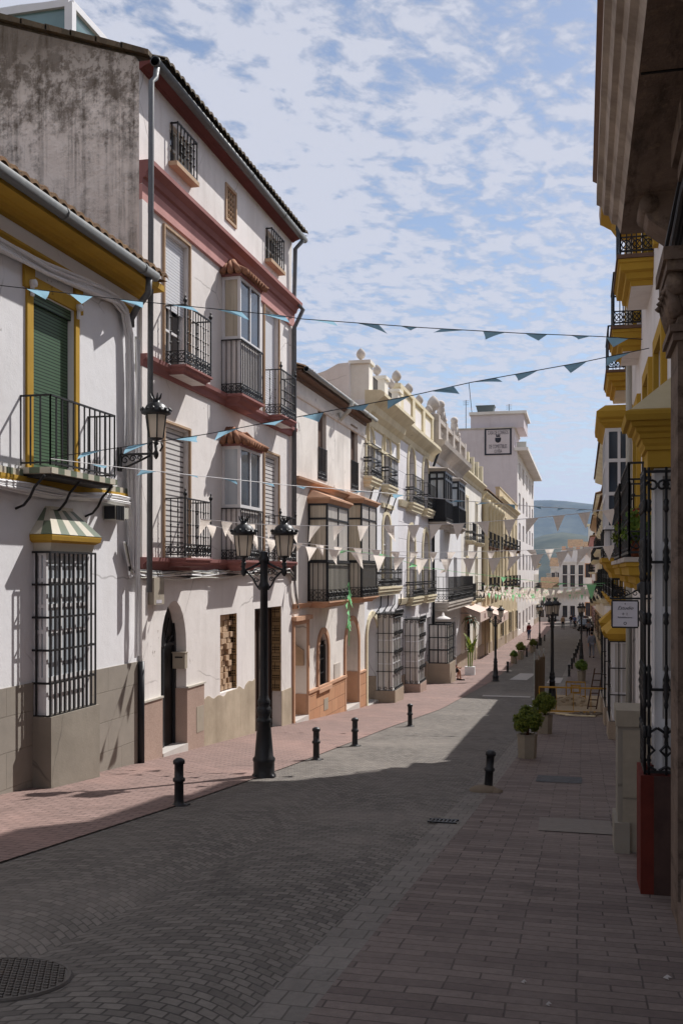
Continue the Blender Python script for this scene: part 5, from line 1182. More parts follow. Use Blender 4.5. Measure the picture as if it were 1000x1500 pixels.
def ochre_house_right():
    F=R; y0,y1=7.02,20.75
    r=house('white house with ochre balcony slabs and glazed lantern bay, nearest white one on the right',y0,y1,F)
    W=[];
    for zf in (-.0,3.6):
        for y in (10.9,13.0,15.6): W.append(O(y,y+1.0,zf+.15,zf+2.5,.2))
    W.append(O(18.9,19.8,3.75,6.1,.2))
    G=[O(10.3,11.3,gz(11.3)-.3,-.4,.35),O(13.2,14.2,gz(13)+.9,-.5,.25),O(16.2,17.2,gz(17.2)-.3,-.5,.35)]
    wall(F,r,y0,y1,7.0,W+G,'white_warm')
    m=MB(); m.fb(F,y0,17.7,7.001,8.9,-6.5,.35); m.build('attic_storey','white_warm',r)
    for o_ in W:
        w=window(F,r,o_,'white_frame','window_glass',(.5,),(.35,.7)); q=MB(); arch_frame(q,F,o_,.16,0,.06); q.build('architrave','ochre',w)
    for i,o_ in enumerate(G):
        w=window(F,r,o_,'dark_wood' if i!=1 else 'white_frame','brown_wood' if i!=1 else 'curtain_grey',(.5,),(.6,),name='door' if i!=1 else 'window'); q=MB(); arch_frame(q,F,o_,.12,0,.04); q.build('architrave','white_warm',w)
    m=MB(); m.ext(F,[(0,6.6),(.1,6.65),(.16,6.8),(.3,6.9),(.5,7.0),(.52,7.2),(0,7.25)],y0,y1); m.build('cornice','weathered_moulding',r)
    m=MB(); m.ext(F,[(0,7.255),(.52,7.26),(.66,7.34),(.66,7.44),(0,7.7)],y0,19.3); m.build('roof','eave_wood',r)
    m=MB(); m.ext(F,[(0,5.3),(.3,5.35),(.4,5.5),(.56,5.6),(.56,5.75),(0,5.8)],14.7,16.6); m.build('window_head','ochre',r)
    st=[(-.16,-.3),(-.15,-.24),(-.1,-.22),(-.09,-.15),(-.03,-.13),(-.02,-.05),(0,-.04),(0,0)]
    for a,b,zf in ((12.7,14.2,3.85),(15.3,16.7,3.6),(18.6,20.4,3.6)):
        balcony(F,r,a,b,zf,.42,.85,.28,'ochre','white_warm',gap=.12,fin=False,knops=False,prof=st,lattice=.2,edge='eave_wood',w=.016)
    for a,b in ((10.4,12.3),(12.9,15.0)):
        balcony(F,r,a,b,.1,.42,1.0,.26,'ochre','ochre',gap=.13,fin=False,knops=True,prof=st,lattice=.24,edge='grey_stone',w=.018,iron='black_iron')
    # glazed lantern bay on the first floor
    bay(F,r,17.9,20.3,.25,2.5,.46,'white_frame','window_glass',(.33,.66),(.5,),(.35,.68),.5,'white_frame','black_iron',.12,.06,roof=('flat',.1),roofmat='ochre',base=.35,basemat='ochre')
    m=MB(); m.wrapmould(F,[(0,2.52),(.05,2.55),(.06,2.62),(.14,2.68),(.15,2.78),(0,2.9)],17.9,20.3,.46); m.build('window_head','ochre',r)
    # near caged window
    a,b=7.35,7.8; z0,z1=-1.43,.74; pj=.42
    bw=bay(F,r,a+.07,b-.07,z0+.01,z1,pj-.07,'white_frame','curtain_grey',(.33,.66),(),(.2,.45,.7),.32,'white_frame',fw=.055,sidepane='curtain_grey')
    q=MB()
    def post(x,y,w=.017):
        q.tube([(x,y,z0),(x,y,z1)],w*.55,8)
        for zc in (z0+.62,z0+1.52): q.lathe((x,y,zc),[(w*.5,-.16),(w*1.0,-.13),(w*.7,-.1),(w*1.35,-.05),(w*.9,-.03),(w*1.5,0),(w*.9,.03),(w*1.35,.05),(w*.7,.1),(w*1.0,.13),(w*.5,.16)],10)
        for zc in (z0+.3,z0+1.1,z0+1.9): q.lathe((x,y,zc),[(w*.5,-.05),(w*1.2,-.03),(w*.8,0),(w*1.2,.03),(w*.5,.05)],10)
    xs=F.X-pj
    for x in (xs,xs+.028,xs+.145,xs+.28): post(x,a)
    n=3
    for k in range(1,n+1): post(xs,a+(b-a)*k/n,.014)
    for zc in (z0+.02,z0+.6,z0+1.5,z1-.03):
        q.bar((xs,a,zc),(F.X,a,zc),.014,.02); q.bar((xs,a,zc),(xs,b,zc),.014,.02); q.bar((xs,b,zc),(F.X,b,zc),.014,.02)
    for x in (xs+.085,xs+.205):
        for sx in (-1,1):
            for zc,rr,st_ in ((z1-.13,.055,0),): scroll(q,(x+sx*.035,a-.004,zc),rr*.8,'x',.009,1.2,sx,0 if sx>0 else math.pi)
            q.tube([(x+sx*.0,a,z0+.33),(x+sx*.06,a,z0+.29),(x+sx*.065,a,z0+.22),(x+sx*.02,a,z0+.17),(x+sx*.06,a,z0+.13),(x+sx*.06,a,z0+.06),(x+sx*.01,a,z0+.03)],.011,5)
    for k in range(n):
        y=a+(b-a)*(k+.5)/n
        for s_ in (-1,1): q.tube([(xs,y,z0+.33),(xs,y+s_*.05,z0+.27),(xs,y+s_*.05,z0+.2),(xs,y+s_*.01,z0+.16),(xs,y+s_*.05,z0+.11),(xs,y,z0+.04)],.011,5); scroll(q,(xs,y+s_*.03,z1-.13),.04,'y',.009,1.2,s_,0 if s_>0 else math.pi)
    q.build('grille','black_iron',bw)
    q=MB(); q.m=0; q.wrapmould(F,[(-.02,z1+.003),(-.02,z1+.12),(.0,z1+.125),(.0,z1+.15),(.015,z1+.17),(.02,z1+.2),(.035,z1+.205),(.04,z1+.235),(.06,z1+.25),(.065,z1+.275),(.09,z1+.285),(.1,z1+.315),(.13,z1+.32),(.14,z1+.36),(.135,z1+.385),(.1,z1+.4)],a,b,pj)
    q.m=1; t0=[F.P(a-.1,z1+.401,0),F.P(a-.1,z1+.401,pj+.1),F.P(b+.1,z1+.401,pj+.1),F.P(b+.1,z1+.401,0)]; i0=F.P(a+.35,z1+.85,.02); i1=F.P(b-.35,z1+.85,.02)
    q.face([t0[0],t0[1],i0]); q.face([t0[1],t0[2],i1,i0]); q.face([t0[2],t0[3],i1]); q.build('hood',['ochre','ochre_pale'],bw)
    q=MB(); q.fb(F,a-.03,b+.03,gz(b)-.4,z0-.004,-.0,pj+.03); q.m=1; q.fb(F,a-.034,a-.0301,gz(b)-.4,z0-.003,0,pj-.06); q.build('foot',['red_marble','dark_marble'],bw)
    pipe(r,[F.P(17.1,7.8,.1),F.P(17.1,-3,.1)],.05,'plastic_box')
    m=MB(); m.lathe(F.P(10.0,-.15,.25),[(.0,-.07),(.06,-.06),(.09,-.02),(.09,.03),(.05,.06),(.02,.08)],12); m.bar(F.P(10.0,-.1,0),F.P(10.0,-.1,.25),.025); m.build('wall_lamp','black_iron',r)
    return r
ochre_house_right()
R3=Facade(.95,-1); R4=Facade(1.35,-1)
r3=simple_house('low white house with ochre window hoods behind the dug up pavement on the right',R3,20.8,33.0,2.35,'white_warm','ochre',[-.6],[.15,.4,.65,.88],balc=(0,),doors=(1,),gf=[.1,.35,.6,.85],eave=.3,slabs='ochre',wh=2.1,proj=.36)
for k,(a,z1) in enumerate(((21.1,-1.42),(25.2,-1.62),(29.2,-1.6))):
    b2=reja(R3,r3,a,a+1.5,-3.05-.25*k,z1,.4,False,rows=3,foot=1,footmat='tan_granite',heavy=False,frame='white_frame')
    q=MB(); b=a+1.5; q.wrapmould(R3,[(0,z1+.003),(.04,z1+.05),(.08,z1+.16)],a,b,.4); t0=[R3.P(a-.08,z1+.161,0),R3.P(a-.08,z1+.161,.48),R3.P(b+.08,z1+.161,.48),R3.P(b+.08,z1+.161,0)]; i0=R3.P(a+.4,z1+.6,.02); i1=R3.P(b-.4,z1+.6,.02)
    q.face([t0[0],t0[1],i0]); q.face([t0[1],t0[2],i1,i0]); q.face([t0[2],t0[3],i1]); q.build('hood','ochre',b2)
simple_house('plain white low house next to the hooded window house on the right',R3,33.15,43.2,2.3,'white_far','cream_trim',[-.9],[.2,.5,.8],balc=(0,),doors=(1,),eave=.3,wh=2.1,proj=.36)
simple_house('tall cream house on the right beyond the low roofs',R4,43.4,62,5.4,'cream_wall','cream_trim',[-1.0,2.2],[.1,.3,.5,.7,.9],balc=(0,1),doors=(1,3),eave=.6,wh=2.2,proj=.55)
simple_house('white right hand house with brown shutters past the tall cream one',R4,62.2,82,4.6,'white_far','cream_trim',[-1.7,1.4],[.1,.3,.5,.7,.9],balc=(0,1),doors=(0,2),eave=.5,frame='brown_wood',proj=.5)
simple_house('farther pale house with iron balconies along the right side',R4,82.2,108,4.4,'white_old','tan_frame',[-2.4,1.0],[.08,.25,.42,.59,.76,.93],balc=(0,1),doors=(1,4),eave=.5,proj=.5)
simple_house('last white house on the right before the bend',R4,108.2,146,3.6,'white_far','rose_pale',[-3.4,0],[.08,.25,.42,.59,.76,.93],balc=(0,1),doors=(1,4),eave=.5,proj=.5)
# ------------------------------------------------------------------ street furniture
def lantern(parent,c,s=1.):
    """six sided street lantern hanging its base at c"""
    x,y,z=c; m=MB(); n=6; r0,r1=.1*s,.138*s; zb,zt=z+.09*s,z+.38*s
    m.lathe((x,y,z),[(.02*s,0),(.035*s,.02*s),(.02*s,.05*s),(.07*s,.075*s),(.092*s,.09*s)],12)
    for k in range(n):
        a=2*math.pi*k/n; m.bar((x+r0*math.cos(a),y+r0*math.sin(a),zb),(x+r1*math.cos(a),y+r1*math.sin(a),zt),.014*s)
    m.lathe((x,y,zt),[(.135*s,0),(.185*s,.02*s),(.19*s,.06*s),(.155*s,.065*s),(.15*s,.08*s),(.12*s,.13*s),(.085*s,.155*s),(.05*s,.165*s),(.045*s,.2*s),(.03*s,.21*s)],18)
    for k in range(14):
        a=2*math.pi*k/14; m.lathe((x+.183*s*math.cos(a),y+.183*s*math.sin(a),zt+.05*s),[(.018*s,0),(.02*s,.025*s),(.0,.05*s)],5)
    for k in range(7):
        a=2*math.pi*k/7; m.tube([(x+.03*s*math.cos(a),y+.03*s*math.sin(a),zt+.2*s),(x+.06*s*math.cos(a),y+.06*s*math.sin(a),zt+.235*s),(x+.075*s*math.cos(a),y+.075*s*math.sin(a),zt+.28*s)],[.014*s,.014*s,.006*s],4)
    f=m.build('lantern','black_paint',parent)
    g=MB(); g.lathe((x,y,zb),[(r0*.97,.002),(r1*.97,zt-zb)],6,smooth=False); g.build('lamp_glass','lantern_glass',f)
    return f
def make_lamp():
    r=thing('street_lamp','','street lamp',(0,0,0),'street lamps down the street')
    m=MB()
    m.lathe((0,0,0),[(.16,-.1),(.16,.03),(.14,.06),(.14,.2),(.15,.22),(.15,.25),(.125,.28),(.112,.45),(.088,.72),(.102,.74),(.102,.77),(.078,.79),(.088,.84),(.1,.88),(.088,.93),(.072,.95),(.086,.98),(.086,1.02),(.066,1.05),(.057,1.1),(.05,2.5),(.075,2.52),(.075,2.56),(.055,2.6),(.05,2.86),(.07,2.88),(.075,2.93),(.05,2.96),(.06,3.0),(.0,3.02)],20)
    for k in range(4):
        a=math.pi/4+k*math.pi/2; m.lathe((.155*math.cos(a),.155*math.sin(a),0),[(.035,-.1),(.035,.02),(.02,.05)],6)
    m.build('post','black_paint',r)
    for s in (-1,1):
        m=MB()
        m.tube([(s*.05,0,2.86),(s*.16,0,2.8),(s*.26,0,2.76),(s*.3,0,2.82)],.018,6); m.tube([(s*.05,0,2.5),(s*.1,0,2.56),(s*.15,0,2.66),(s*.24,0,2.75)],.014,6)
        scroll(m,(s*.1,0,2.74),.05,'x',.008,1.3,s,0); scroll(m,(s*.16,0,2.73),.035,'x',.008,1.3,-s,0); scroll(m,(s*.1,0,2.64),.035,'x',.008,1.3,s,0)
        m.lathe((s*.27,0,2.68),[(.01,0),(.035,.03),(.04,.07),(.02,.12),(.035,.17),(.02,.2)],10)
        m.build('arm','black_paint',r); lantern(r,(s*.27,0,2.87),.93)
    return r
lamp0=make_lamp()
LAMPS=[(-4.25,13.07,.28,1.03,'black twin lantern street lamp in front of the arched door, nearest of the lamps'),
 (-3.85,45.9,.5,1.,'black twin lantern street lamp on the left kerb in front of the two awnings'),
 (-.95,33.2,1.2,1.,'black twin lantern street lamp behind the yellow barrier on the right kerb'),
 (-.05,66.,1.2,1.03,'black street lamp on the right kerb beside the man walking away'),
 (-3.5,86,1.1,1.,'small far black street lamp on the left kerb past the potted shrubs'),
 (-.1,112,1.,1.,'tiny farthest black street lamp by the parked car')]
for i,(x,y,rz,s,lb) in enumerate(LAMPS):
    if i==0: o=lamp0; o.location=(x,y,gz(y)); o.rotation_euler=(0,0,rz); o['label']=lb; o.scale=(s,)*3
    else: o=dup(lamp0,(x,y,gz(y)),rz,lb,scale=(s,)*3)
def wall_lantern():
    y,z=L.hit(177,668,.03); r=thing('wall_lantern','black wall lantern on a scrolled iron bracket at the corner of the ochre trimmed house','lantern',L.P(y,z,0))
    m=MB(); F=L
    m.fb(F,y-.05,y+.05,z-.22,z+.12,.0,.03)
    m.bar(F.P(y,z+.02,.03),F.P(y,z+.02,.6),.03,.03); m.tube([F.P(y,z-.18,.03),F.P(y,z-.15,.15),F.P(y,z-.08,.32),F.P(y,z-.0,.5)],.016,6)
    for c,rr in ((.1,.07),(.22,.055),(.33,.04)): scroll(m,F.P(y,z-.07+c*.12,c),rr,'x',.011,1.3,1)
    m.lathe(F.P(y,z-.02,.58),[(.01,-.04),(.035,0),(.04,.05),(.02,.09),(.03,.16)],10); m.tube([F.P(y,z+.05,.5),F.P(y,z+.12,.46),F.P(y,z+.18,.5)],.014,6); m.tube([F.P(y,z+.05,.64),F.P(y,z+.12,.68),F.P(y,z+.18,.66)],.014,6)
    m.build('bracket','black_iron',r); lantern(r,F.P(y,z+.14,.58),1.12)
wall_lantern()
def make_bollard():
    r=thing('bollard','','bollard',(0,0,0),'black bollards along the kerbs'); m=MB()
    m.lathe((0,0,0),[(.085,-.05),(.085,.012),(.06,.02),(.052,.06),(.05,.26),(.066,.268),(.068,.285),(.066,.302),(.05,.31),(.05,.455),(.064,.46),(.066,.49),(.058,.505),(.03,.522),(0,.526)],18)
    m.build('post','black_paint',r); q=MB(); q.box(-.095,.095,-.095,.095,-.06,.008); q.build('base_plate','old_iron',r); return r
bo=make_bollard()
BOL=[(-4.31,10.24,1.,0,'black bollard on the left kerb, nearest of all'),(-4.13,15.39,1.,0,'black bollard just beyond the nearest street lamp, first of the close pair'),(-4.03,17.74,1.,0,'black bollard beyond the nearest lamp, second of the close pair'),(-3.85,22.66,1.,0,'lone black bollard in front of the white banded house'),
 (-1.16,12.7,1.02,.05,'black leaning bollard on a lump of concrete on the right kerb'),(-3.74,52.06,1.1,0,'small black bollard by the road marking past the second lamp')]
for i in range(5): BOL.append((-3.62+.06*i,68+6.5*i,1.15,0,None))
for i in range(7): BOL.append((-.62+.07*i,50+6*i,1.15,0,None))
for i,(x,y,s,ti,lb) in enumerate(BOL):
    if lb is None: lb='far black bollard in the row along the left kerb' if i<11 else 'far black bollard in the row along the right kerb'
    if i==0: o=bo; o.location=(x,y,gz(y)); o['label']=lb
    else: o=dup(bo,(x,y,gz(y)),0,lb,scale=(s,)*3)
    if ti: o.rotation_euler=(.02,.07,0)
    if i>=6: o['group']='far bollards in the left kerb row' if i<11 else 'far bollards in the right kerb row'
m=MB(); rnd=random.Random(8)
m.lathe((0,0,0),[(.2,-.08),(.19,.03),(.13,.065),(.05,.08)],11,(1,.8)); m.lathe((.13,-.02,0),[(.11,-.05),(.1,.03),(.04,.05)],8)
tag(m.build('concrete_lump','rubble',None,loc=(0,0,0)),'broken lump of concrete round the foot of the leaning bollard','rubble').location=(-1.2,12.66,gz(12.66)+.01)
# leafy balls: many small leaves through the volume of a crown
def leaves(m,c,rad,n,size,seed,squash=(1,1,1),shell=.45,clumps=12):
    rnd=random.Random(seed); cl=[]
    for k in range(clumps):
        v=Vector((rnd.gauss(0,1),rnd.gauss(0,1),rnd.gauss(0,1))).normalized()*rad*rnd.uniform(.55,.85); cl.append((v,rad*rnd.uniform(.28,.45)))
    for k in range(n):
        v0,r=rnd.choice(cl); v=v0+Vector((rnd.gauss(0,1),rnd.gauss(0,1),rnd.gauss(0,1))).normalized()*r*rnd.uniform(shell,1.05)
        p=Vector((c[0]+v.x*squash[0],c[1]+v.y*squash[1],c[2]+v.z*squash[2])); s=size*rnd.uniform(.6,1.25)
        nn=(v+Vector((rnd.gauss(0,.5),rnd.gauss(0,.5),rnd.gauss(0,.5)))*rad).normalized(); t=nn.cross(Vector((rnd.gauss(0,1),rnd.gauss(0,1),rnd.gauss(0,1)))).normalized(); b=nn.cross(t)
        m.face([p-t*s,p+b*s*.45+nn*s*.15,p+t*s,p-b*s*.45+nn*s*.15])
def make_planter(lb,leafm,seed,potmat='concrete_pot',ps=1.,n=5200,round_=1.):
    r=thing('planter',lb,'planter',(0,0,0),'potted shrubs along the kerbs'); m=MB()
    m.lathe((0,0,0),[(.145,-.02),(.15,.03),(.165,.36),(.175,.4),(.135,.4),(.125,.33)],6,smooth=False,rot=.3); m.build('pot',potmat,r)
    q=MB(); q.lathe((0,0,.33),[(.13,0),(.12,.02)],8); q.build('soil','soil',r)
    q=MB(); q.tube([(0,0,.34),(.01,.01,.5),(0,0,.62)],.025,6)
    for k in range(5): a=k*1.26; q.tube([(0,0,.48),(.1*math.cos(a),.1*math.sin(a),.62)],.012,5)
    q.build('stem','brown_wood',r)
    q=MB(); leaves(q,(0,0,.6),.235*round_,n,.024,seed,(1.02,.96,1.0),.45,22); q.build('foliage',leafm,r); return r
p1=make_planter('potted round shrub in a six sided stone pot, nearest on the right','leaf_box',1); p1.location=(-.89,16.9,gz(16.9)); p1.scale=(1.03,)*3
PL=[(-.79,21.93,1.05,'potted round shrub in a stone pot behind the nearest one, before the yellow barrier'),(-3.94,59.9,1.15,'small pale pot with a low shrub on the left pavement edge, nearer of two'),(-3.8,64.5,1.3,'dark pot with round shrub on the left pavement, farther of two'),(-.03,47.2,1.25,'pot with a bright green shrub beyond the barrier on the right'),(-3.5,74,1.2,'small far potted shrub among the left row of bollards')]
for i,(x,y,s,lb) in enumerate(PL):
    o=dup(p1,(x,y,gz(y)),1.3*i+.7,lb,scale=(s,)*3)
    if i in (1,3):
        for k in kids(o):
            if k.name.startswith('foliage'): k.data=k.data.copy(); k.data.materials[0]=M['leaf_bright']; k.scale=(.9,.9,.8) if i==1 else (1.05,1.05,.9); k.location=(0,0,.0 if i==1 else .03)
# big leaved plant in a white box and the palm over the entrance
def big_leaf(m,base,dirv,length,width,droop,n=7):
    d=Vector(dirv).normalized(); side=d.cross(Vector((0,0,1)))
    if side.length<.05: side=Vector((1,0,0))
    side.normalize(); pts=[]
    for k in range(n+1):
        t_=k/n; p=Vector(base)+d*length*t_+Vector((0,0,-droop*t_*t_)); w=width*math.sin(math.pi*min(.98,t_*.93+.06))**.7; pts.append((p-side*w*.5+Vector((0,0,.12*w)),p,p+side*w*.5+Vector((0,0,.12*w))))
    for a,b in zip(pts,pts[1:]): m.face([a[0],a[1],b[1],b[0]]); m.face([a[1],a[2],b[2],b[1]])
def banana():
    x,y=-5.4,49.5; z=gz(y); r=thing('potted_plant','tall plant with broad upright green leaves in a white box by the seated person','plant',(x,y,z)); m=MB(); m.box(x-.24,x+.24,y-.2,y+.2,z-.1,z+.42); m.build('pot','white_frame',r)
    m=MB()
    for k in range(3): m.tube([(x-.08+.08*k,y,z+.4),(x-.1+.12*k,y,z+1.2+.1*k)],.03,6)
    m.build('stem','leaf_bright',r); m=MB(); rnd=random.Random(2)
    for k in range(10): a=k*2.4; big_leaf(m,(x-.05+.08*(k%3),y,z+.95+.07*k),(math.cos(a)*.45,math.sin(a)*.45,1),.6+.2*rnd.random(),.2,.15)
    m.build('foliage','leaf_box',r)
banana()
def hanging_plant(name,lb,c,n,seed,mat,rad,drop_):
    r=thing(name,lb,'plant',c); m=MB(); rnd=random.Random(seed)
    for k in range(n): a=rnd.uniform(0,6.28); big_leaf(m,c,(math.cos(a),math.sin(a),rnd.uniform(-.2,.9)),rad*rnd.uniform(.7,1.2),rad*.14,drop_*rnd.uniform(.5,1.3),5)
    m.build('foliage',mat,r); q=MB(); q.lathe((c[0],c[1],c[2]-.3),[(.16,0),(.24,.3),(.2,.3)],8); q.build('pot','terracotta_pot',r)
c_=on_plan(688,905,(-5.9,30),(-5.9,90)); hanging_plant('hanging_palm','dark palm fronds hanging over the arched entrance of the narrow cream house',tuple(c_),30,5,'leaf_dark',.6,.55)
def balcony_plant(lb,x,y,z,seed,mat,flower):
    r=thing('balcony_plant',lb,'plant',(x,y,z)); m=MB(); m.lathe((x,y,z),[(.07,0),(.1,.16),(.09,.16)],10); m.build('pot','terracotta_pot',r)
    q=MB(); leaves(q,(x,y,z+.3),.19,700,.03,seed,(1,1.2,1.1),.3,10); q.build('foliage',mat,r)
    if flower:
        q=MB(); leaves(q,(x-.05,y-.1,z+.48),.07,60,.022,seed+1); q.build('blossom','petal_red',r)
balcony_plant('bright green potted plant on the nearest right hand balcony',.58,10.75,.17,3,'leaf_bright',False)
balcony_plant('potted red flowering plant behind the green one on the right hand balcony',.6,11.5,.17,4,'leaf_dark',True)
balcony_plant('leafy potted plant at the far end of the right hand balcony',.55,13.4,.17,6,'leaf_box',True)
# meter cabinet
def cabinet():
    x0,x1,y0,y1=.3,.84,8.98,9.5; zb=gz(9.2); zt=zb+1.27; r=thing('utility_cabinet','grey stone utility cabinet with a paler cap standing beside the caged window on the right','cabinet',(.57,9.2,zb))
    m=MB(); m.box(x0,x1,y0,y1,zb-.1,zt-.14); m.build('body','cement',r); m=MB(); m.box(x0-.015,x1,y0-.02,y1,zt-.139,zt); m.build('top','concrete_pot',r)
    m=MB(); m.box(x0-.03,x0+.1,y0-.05,y1,zb-.1,zb+.3); m.build('skirt','cement',r)
    m=MB(); m.box(x0+.04,x1-.02,y0-.012,y0-.001,zb+.05,zb+.5); m.box(x0+.04,x1-.02,y0-.012,y0-.001,zb+.515,zt-.17); m.build('door','concrete_pot',r)
cabinet()
def hanging_sign():
    y=10.0; A=on_plan(895.5,881,(-5,y),(5,y)); B=on_plan(934,918,(-5,y),(5,y)); r=thing('hanging_sign','square white shop sign with dark script hanging from an iron bar on the right','sign',(B.x,y,B.z))
    m=MB(); m.box(A.x,B.x,y-.012,y+.012,B.z,A.z); m.build('board','sign_white',r)
    m=MB(); m.bar((A.x-.02,y,A.z+.03),(.85,y,A.z+.03),.018); m.bar((.8,y,A.z+.25),(A.x+.08,y,A.z+.03),.012); t_=.008
    m.bar((A.x,y,B.z),(A.x,y,A.z),.014,.03); m.bar((B.x,y,B.z),(B.x,y,A.z),.014,.03); m.bar((A.x,y,B.z),(B.x,y,B.z),.014,.03); m.bar((A.x,y,A.z),(B.x,y,A.z),.014,.03)
    for k in range(5): scroll(m,(A.x+.04+.09*k,y,A.z+.08),.035,'x',.005,1.2,1)
    m.build('bracket','black_iron',r)
    w=B.x-A.x;h=A.z-B.z;cx=(A.x+B.x)/2
    text_mesh('Estudio',w*.2,'ink',r,(cx,y-.0135,B.z+h*.68),(1,0,0),(0,0,1),font_shear=.45,depth=.0005)
    text_mesh('B',w*.13,'ink',r,(cx-w*.07,y-.0135,B.z+h*.46),(1,0,0),(0,0,1),depth=.0005); text_mesh('2',w*.13,'ink',r,(cx+w*.07,y-.0135,B.z+h*.46),(1,0,0),(0,0,1),depth=.0005)
    text_mesh('Rehabilitaciones',w*.085,'ink',r,(cx,y-.0135,B.z+h*.34),(1,0,0),(0,0,1),depth=.0005)
    m=MB(); ring(m,(cx,y-.014,B.z+h*.13),w*.05,'x',.0025,12); m.bar((cx,y-.014,B.z+h*.88),(cx,y-.014,B.z+h*.94),.006); m.build('emblem','ink',r)
hanging_sign()
# ground pieces
def gsheet(name,lb,cat,mat,x0,x1,y0,y1,dz,skew=0.):
    m=MB(); n=max(1,int((y1-y0)/1.)); 
    for k in range(n):
        a=y0+(y1-y0)*k/n;b=y0+(y1-y0)*(k+1)/n; m.face([(x0+skew*(a-y0),a,gz(a)+dz),(x1+skew*(a-y0),a,gz(a)+dz),(x1+skew*(b-y0),b,gz(b)+dz),(x0+skew*(b-y0),b,gz(b)+dz)])
    o=m.build(name,mat,None,loc=((x0+x1)/2,(y0+y1)/2,gz((y0+y1)/2))); 
    if cat=='structure': o['kind']='structure'
    else: tag(o,lb,cat)
    return o
def cover():
    x,y=-2.75,4.32; z=gz(y); sl=-(gz(y+.5)-gz(y-.5)); m=MB(); R_=.335
    r=thing('manhole_cover','round studded iron manhole cover in the cobbles at the lower left','manhole cover',(x,y,z))
    n=40; ring_=[(x+R_*math.cos(2*math.pi*k/n),y+R_*math.sin(2*math.pi*k/n)) for k in range(n)]
    P=lambda px,py,h:(px,py,z-sl*(py-y)+h)
    m.face([P(a,b,.009) for a,b in ring_])
    for k in range(n):
        a=ring_[k];b=ring_[(k+1)%n]; c=lambda p,s:(x+(p[0]-x)*s,y+(p[1]-y)*s)
        m.face([P(*c(a,1.0),.013),P(*c(b,1.0),.013),P(*c(b,.965),.013),P(*c(a,.965),.013)]); m.face([P(*c(a,1.0),.013),P(*c(b,1.0),.013),P(*c(b,1.03),.002),P(*c(a,1.03),.002)])
        m.face([P(*c(a,.965),.013),P(*c(b,.965),.013),P(*c(b,.96),.009),P(*c(a,.96),.009)])
    m.build('rim','worn_iron',r); m=MB()
    for i in range(-9,10):
        for j in range(-9,10):
            px=x+(i+.5*(j%2))*.036; py=y+j*.036
            if math.hypot(px-x,py-y)<R_*.93: m.hexa([P(px-.012,py-.009,.0),P(px+.012,py-.009,.0),P(px+.012,py+.009,.0),P(px-.012,py+.009,.0),P(px-.01,py-.007,.017),P(px+.01,py-.007,.017),P(px+.01,py+.007,.017),P(px-.01,py+.007,.017)])
    o=m.build('tread_studs','worn_iron',r); o['kind']='stuff'
cover()
gsheet('utility_slab','grey concrete utility slab set in the right pavement','slab','right_slab',-.42,.3,9.9,10.75,.02,-.02)
gsheet('drain_cover','ribbed metal cover in the right pavement near the shrubs','drain cover','old_iron',-.62,.0,13.9,14.6,.022)
m=MB(); x,y=-1.5,10.15
for k in range(7): m.bar((x+.04*k,y-.09,gz(y-.09)+.016),(x+.04*k,y+.09,gz(y+.09)+.016),.022,.012)
for yy in (-.09,.09): m.bar((x-.03,y+yy,gz(y+yy)+.016),(x+.27,y+yy,gz(y+yy)+.016),.025,.014)
tag(m.build('drain_grate','black_iron',None,loc=(x,y,gz(y))),'dark iron drain grate beside the right kerb','drain grate')
gsheet('road_marking','worn white marking patch on the road past the second lamp','road marking','paint_white',-3.3,-2.5,47,51.5,.012,.05)
gsheet('road_marking','worn white marking patch on the road seen past the barrier lamp','road marking','paint_white',-1.55,-.95,45.5,49,.016,.02)
gsheet('road_marking','thin worn white line across the road before the second lamp','road marking','paint_white',-3.5,-1.8,35.9,36.5,.012)
# pavement works
gsheet('dug_ground','bare sandy patch where the right pavement is dug up','dug ground','sand',-1.2,.9,29.3,37.5,.03)
def heap(lb,x,y,r,h,seed,mat='sand'):
    rnd=random.Random(seed); m=MB(); n=22; rows=6; vs=[];fs=[]
    for j in range(rows+1):
        t_=j/rows
        for k in range(n):
            a=2*math.pi*k/n; rr=r*(1-t_)*(1+.18*math.sin(a*3+seed)+.1*rnd.uniform(-1,1)); vs.append((x+rr*math.cos(a),y+rr*.8*math.sin(a),gz(y+rr*.8*math.sin(a))+h*(t_**.8)*(1+.08*rnd.uniform(-1,1))-.02))
    for j in range(rows):
        for k in range(n): fs.append((j*n+k,j*n+(k+1)%n,(j+1)*n+(k+1)%n,(j+1)*n+k))
    m.raw(vs,fs)
    for k in range(60):
        a=rnd.uniform(0,6.28); q=rnd.uniform(.3,1.1)*r; s=rnd.uniform(.02,.05); px,py=x+q*math.cos(a),y+q*.8*math.sin(a); m.box(px-s,px+s*rnd.uniform(.6,1.5),py-s,py+s,gz(py)+max(0,h*(1-q/r))-.01,gz(py)+max(0,h*(1-q/r))+s)
    tag(m.build('rubble_heap',mat,None,loc=(x,y,gz(y))),lb,'rubble heap')
heap('sand heap behind the yellow barrier',-.3,33,.8,.42,3); heap('low pile of broken paving in front of the barrier',.2,28.9,.75,.12,5,'rubble')
